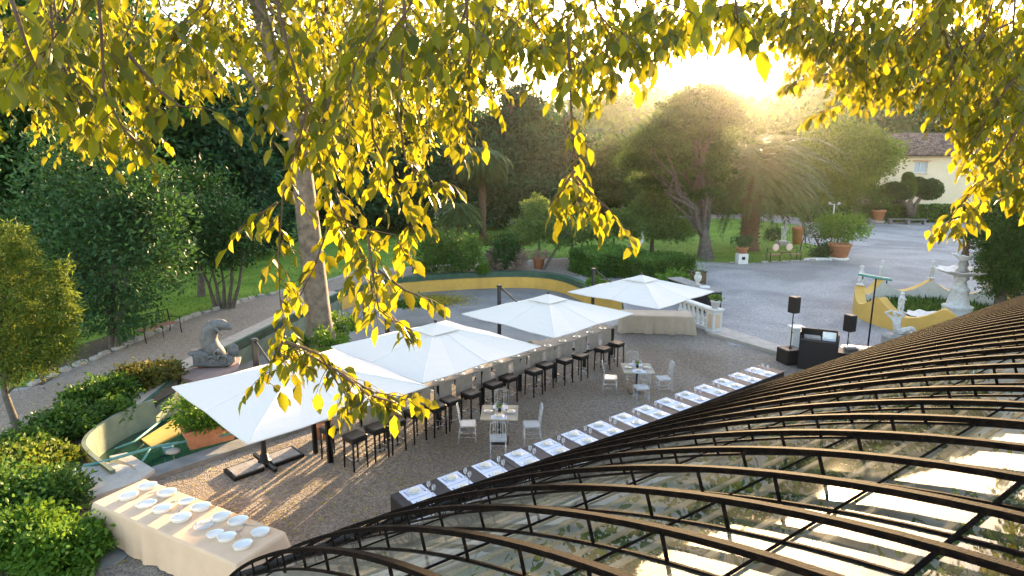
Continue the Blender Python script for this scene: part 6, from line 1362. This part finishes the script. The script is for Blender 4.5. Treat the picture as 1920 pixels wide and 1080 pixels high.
# single long boughs read off the picture
SP = [([(500, -80), (540, 90), (575, 200), (560, 270), (530, 370), (522, 470), (525, 560), (535, 640)], 3.0, 17), ([(535, 640), (570, 660), (640, 700), (700, 735), (760, 745)], (3.0, 2.75), 30),
 ([(530, 640), (510, 680), (500, 720)], 2.95, 26), ([(535, 640), (600, 665), (640, 730), (665, 760)], 2.9, 30), ([(640, 700), (690, 740), (740, 755), (790, 735)], 2.7, 22),
 ([(620, 180), (600, 260), (620, 330), (650, 420), (690, 500), (700, 560)], 3.1, 20), ([(690, 440), (700, 520), (710, 580), (745, 610)], 2.8, 26), ([(700, 500), (760, 545), (800, 560)], 2.8, 20), ([(640, 380), (610, 440), (590, 500), (560, 560)], 3.3, 17),
 ([(760, -60), (755, 100), (745, 200), (760, 300), (800, 350), (830, 340)], 2.9, 20), ([(700, -60), (690, 120), (700, 260), (740, 340), (770, 400), (775, 450)], 3.2, 18), ([(520, 380), (490, 400), (460, 420)], 3.0, 22), ([(600, 350), (640, 420), (740, 440), (770, 500)], 3.1, 18),
 ([(1065, 40), (1068, 140), (1072, 230), (1078, 310), (1085, 350)], 3.0, 18), ([(1078, 320), (1050, 360), (1030, 385)], 2.9, 26), ([(1080, 330), (1110, 365), (1145, 395), (1160, 425)], 2.9, 24), ([(1082, 330), (1085, 380), (1095, 400)], 3.0, 20),
 ([(180, -60), (190, 60), (195, 170), (230, 240), (270, 285)], 2.5, 20), ([(90, -60), (100, 80), (150, 200), (180, 270)], 2.8, 20), ([(10, -40), (40, 60), (70, 130)], 2.2, 18), ([(240, 100), (300, 170), (340, 200), (370, 200)], 2.6, 20), ([(870, -60), (880, 100), (880, 220), (870, 290)], 3.3, 16), ([(1370, -70), (1380, 10), (1385, 50)], 2.3, 22)]
for us, Y, dn in SP: tops_.append(hang(us, Y, dn, .092, .26))
# golden boughs from the right
RLOW = [(1400, 55), (1480, 90), (1560, 180), (1640, 215), (1740, 215), (1800, 330), (1860, 400), (1960, 430)]
for row, (Yr, ls, k) in enumerate([(4.6, .1, 12), (6.2, .105, 17), (7.6, .11, 17)]):
    for i in range(k):
        u = 1430+540*(i+random.random())/k; v1 = float(np.interp(u, [p[0] for p in RLOW], [p[1] for p in RLOW]))*random.uniform(.45, .97)-15
        s_ = [(u+random.uniform(20, 160), -140), (u+random.uniform(-20, 70), v1*.25), (u+random.uniform(-30, 40), v1*.65), (u-random.uniform(0, 50), v1)]
        hang(s_, Yr+random.uniform(-.4, .4), 15, ls, .42, ort, rbp, 'lf_right', .009)
for us, Y, dn in [([(1990, 120), (1930, 210), (1870, 300), (1820, 360), (1785, 405), (1775, 425)], 4.2, 30), ([(1990, 200), (1940, 280), (1900, 330), (1880, 370)], 4.0, 26), ([(1980, 60), (1900, 150), (1850, 220), (1820, 290)], 4.4, 26), ([(1930, 120), (1860, 190), (1815, 240)], 4.6, 24), ([(1990, 280), (1950, 330), (1925, 380)], 3.8, 24), ([(1900, 40), (1800, 90), (1700, 150), (1560, 200), (1530, 215)], 6.0, 18), ([(1800, -40), (1700, 60), (1600, 130), (1500, 150), (1475, 160)], 6.2, 18)]:
    hang(us, Y, dn, .1, .3, ort, rbp, 'lf_right', .01)
# limbs above the frame that carry the boughs
for i, (x, y, z) in enumerate([(-3, 2.6, 9.3), (0.5, 3.0, 9.2), (2.8, 3.6, 9.6), (-1.5, 5.2, 10.5), (3.5, 5.0, 11)]):
    pth, rs = limb_path(Vector((.7, .9, 10.4)), Vector((x, y, z))-bp, .16, .04, .04, 8); MB().tube(pth, rs, 8).build('limb', M['bark_light'], ovt)
for i, (x, y, z) in enumerate([(5.5, 5.5, 9.8), (4.2, 6.8, 10.4), (6.5, 7.5, 10.8), (5.2, 4.2, 8.9)]):
    pth, rs = limb_path(Vector((.2, 1.2, 10.4)), Vector((x, y, z))-rbp, .14, .03, .04, 8); MB().tube(pth, rs, 8).build('limb', M['bark_light'], ort)
print('foreground leaves', tot)

#==SECTION HAZE==
m, nt, b = nmat('haze'); nt.nodes.remove(b); pv = nt.nodes.new('ShaderNodeVolumePrincipled')
pv.inputs['Color'].default_value = (.95, .93, .9, 1); pv.inputs['Density'].default_value = .00012; pv.inputs['Anisotropy'].default_value = .9
nt.links.new(pv.outputs[0], nt.nodes['Material Output'].inputs['Volume'])
hz = MB().box((0, 115, 32), (680, 400, 69)).build('haze', m); hz['kind'] = 'stuff'
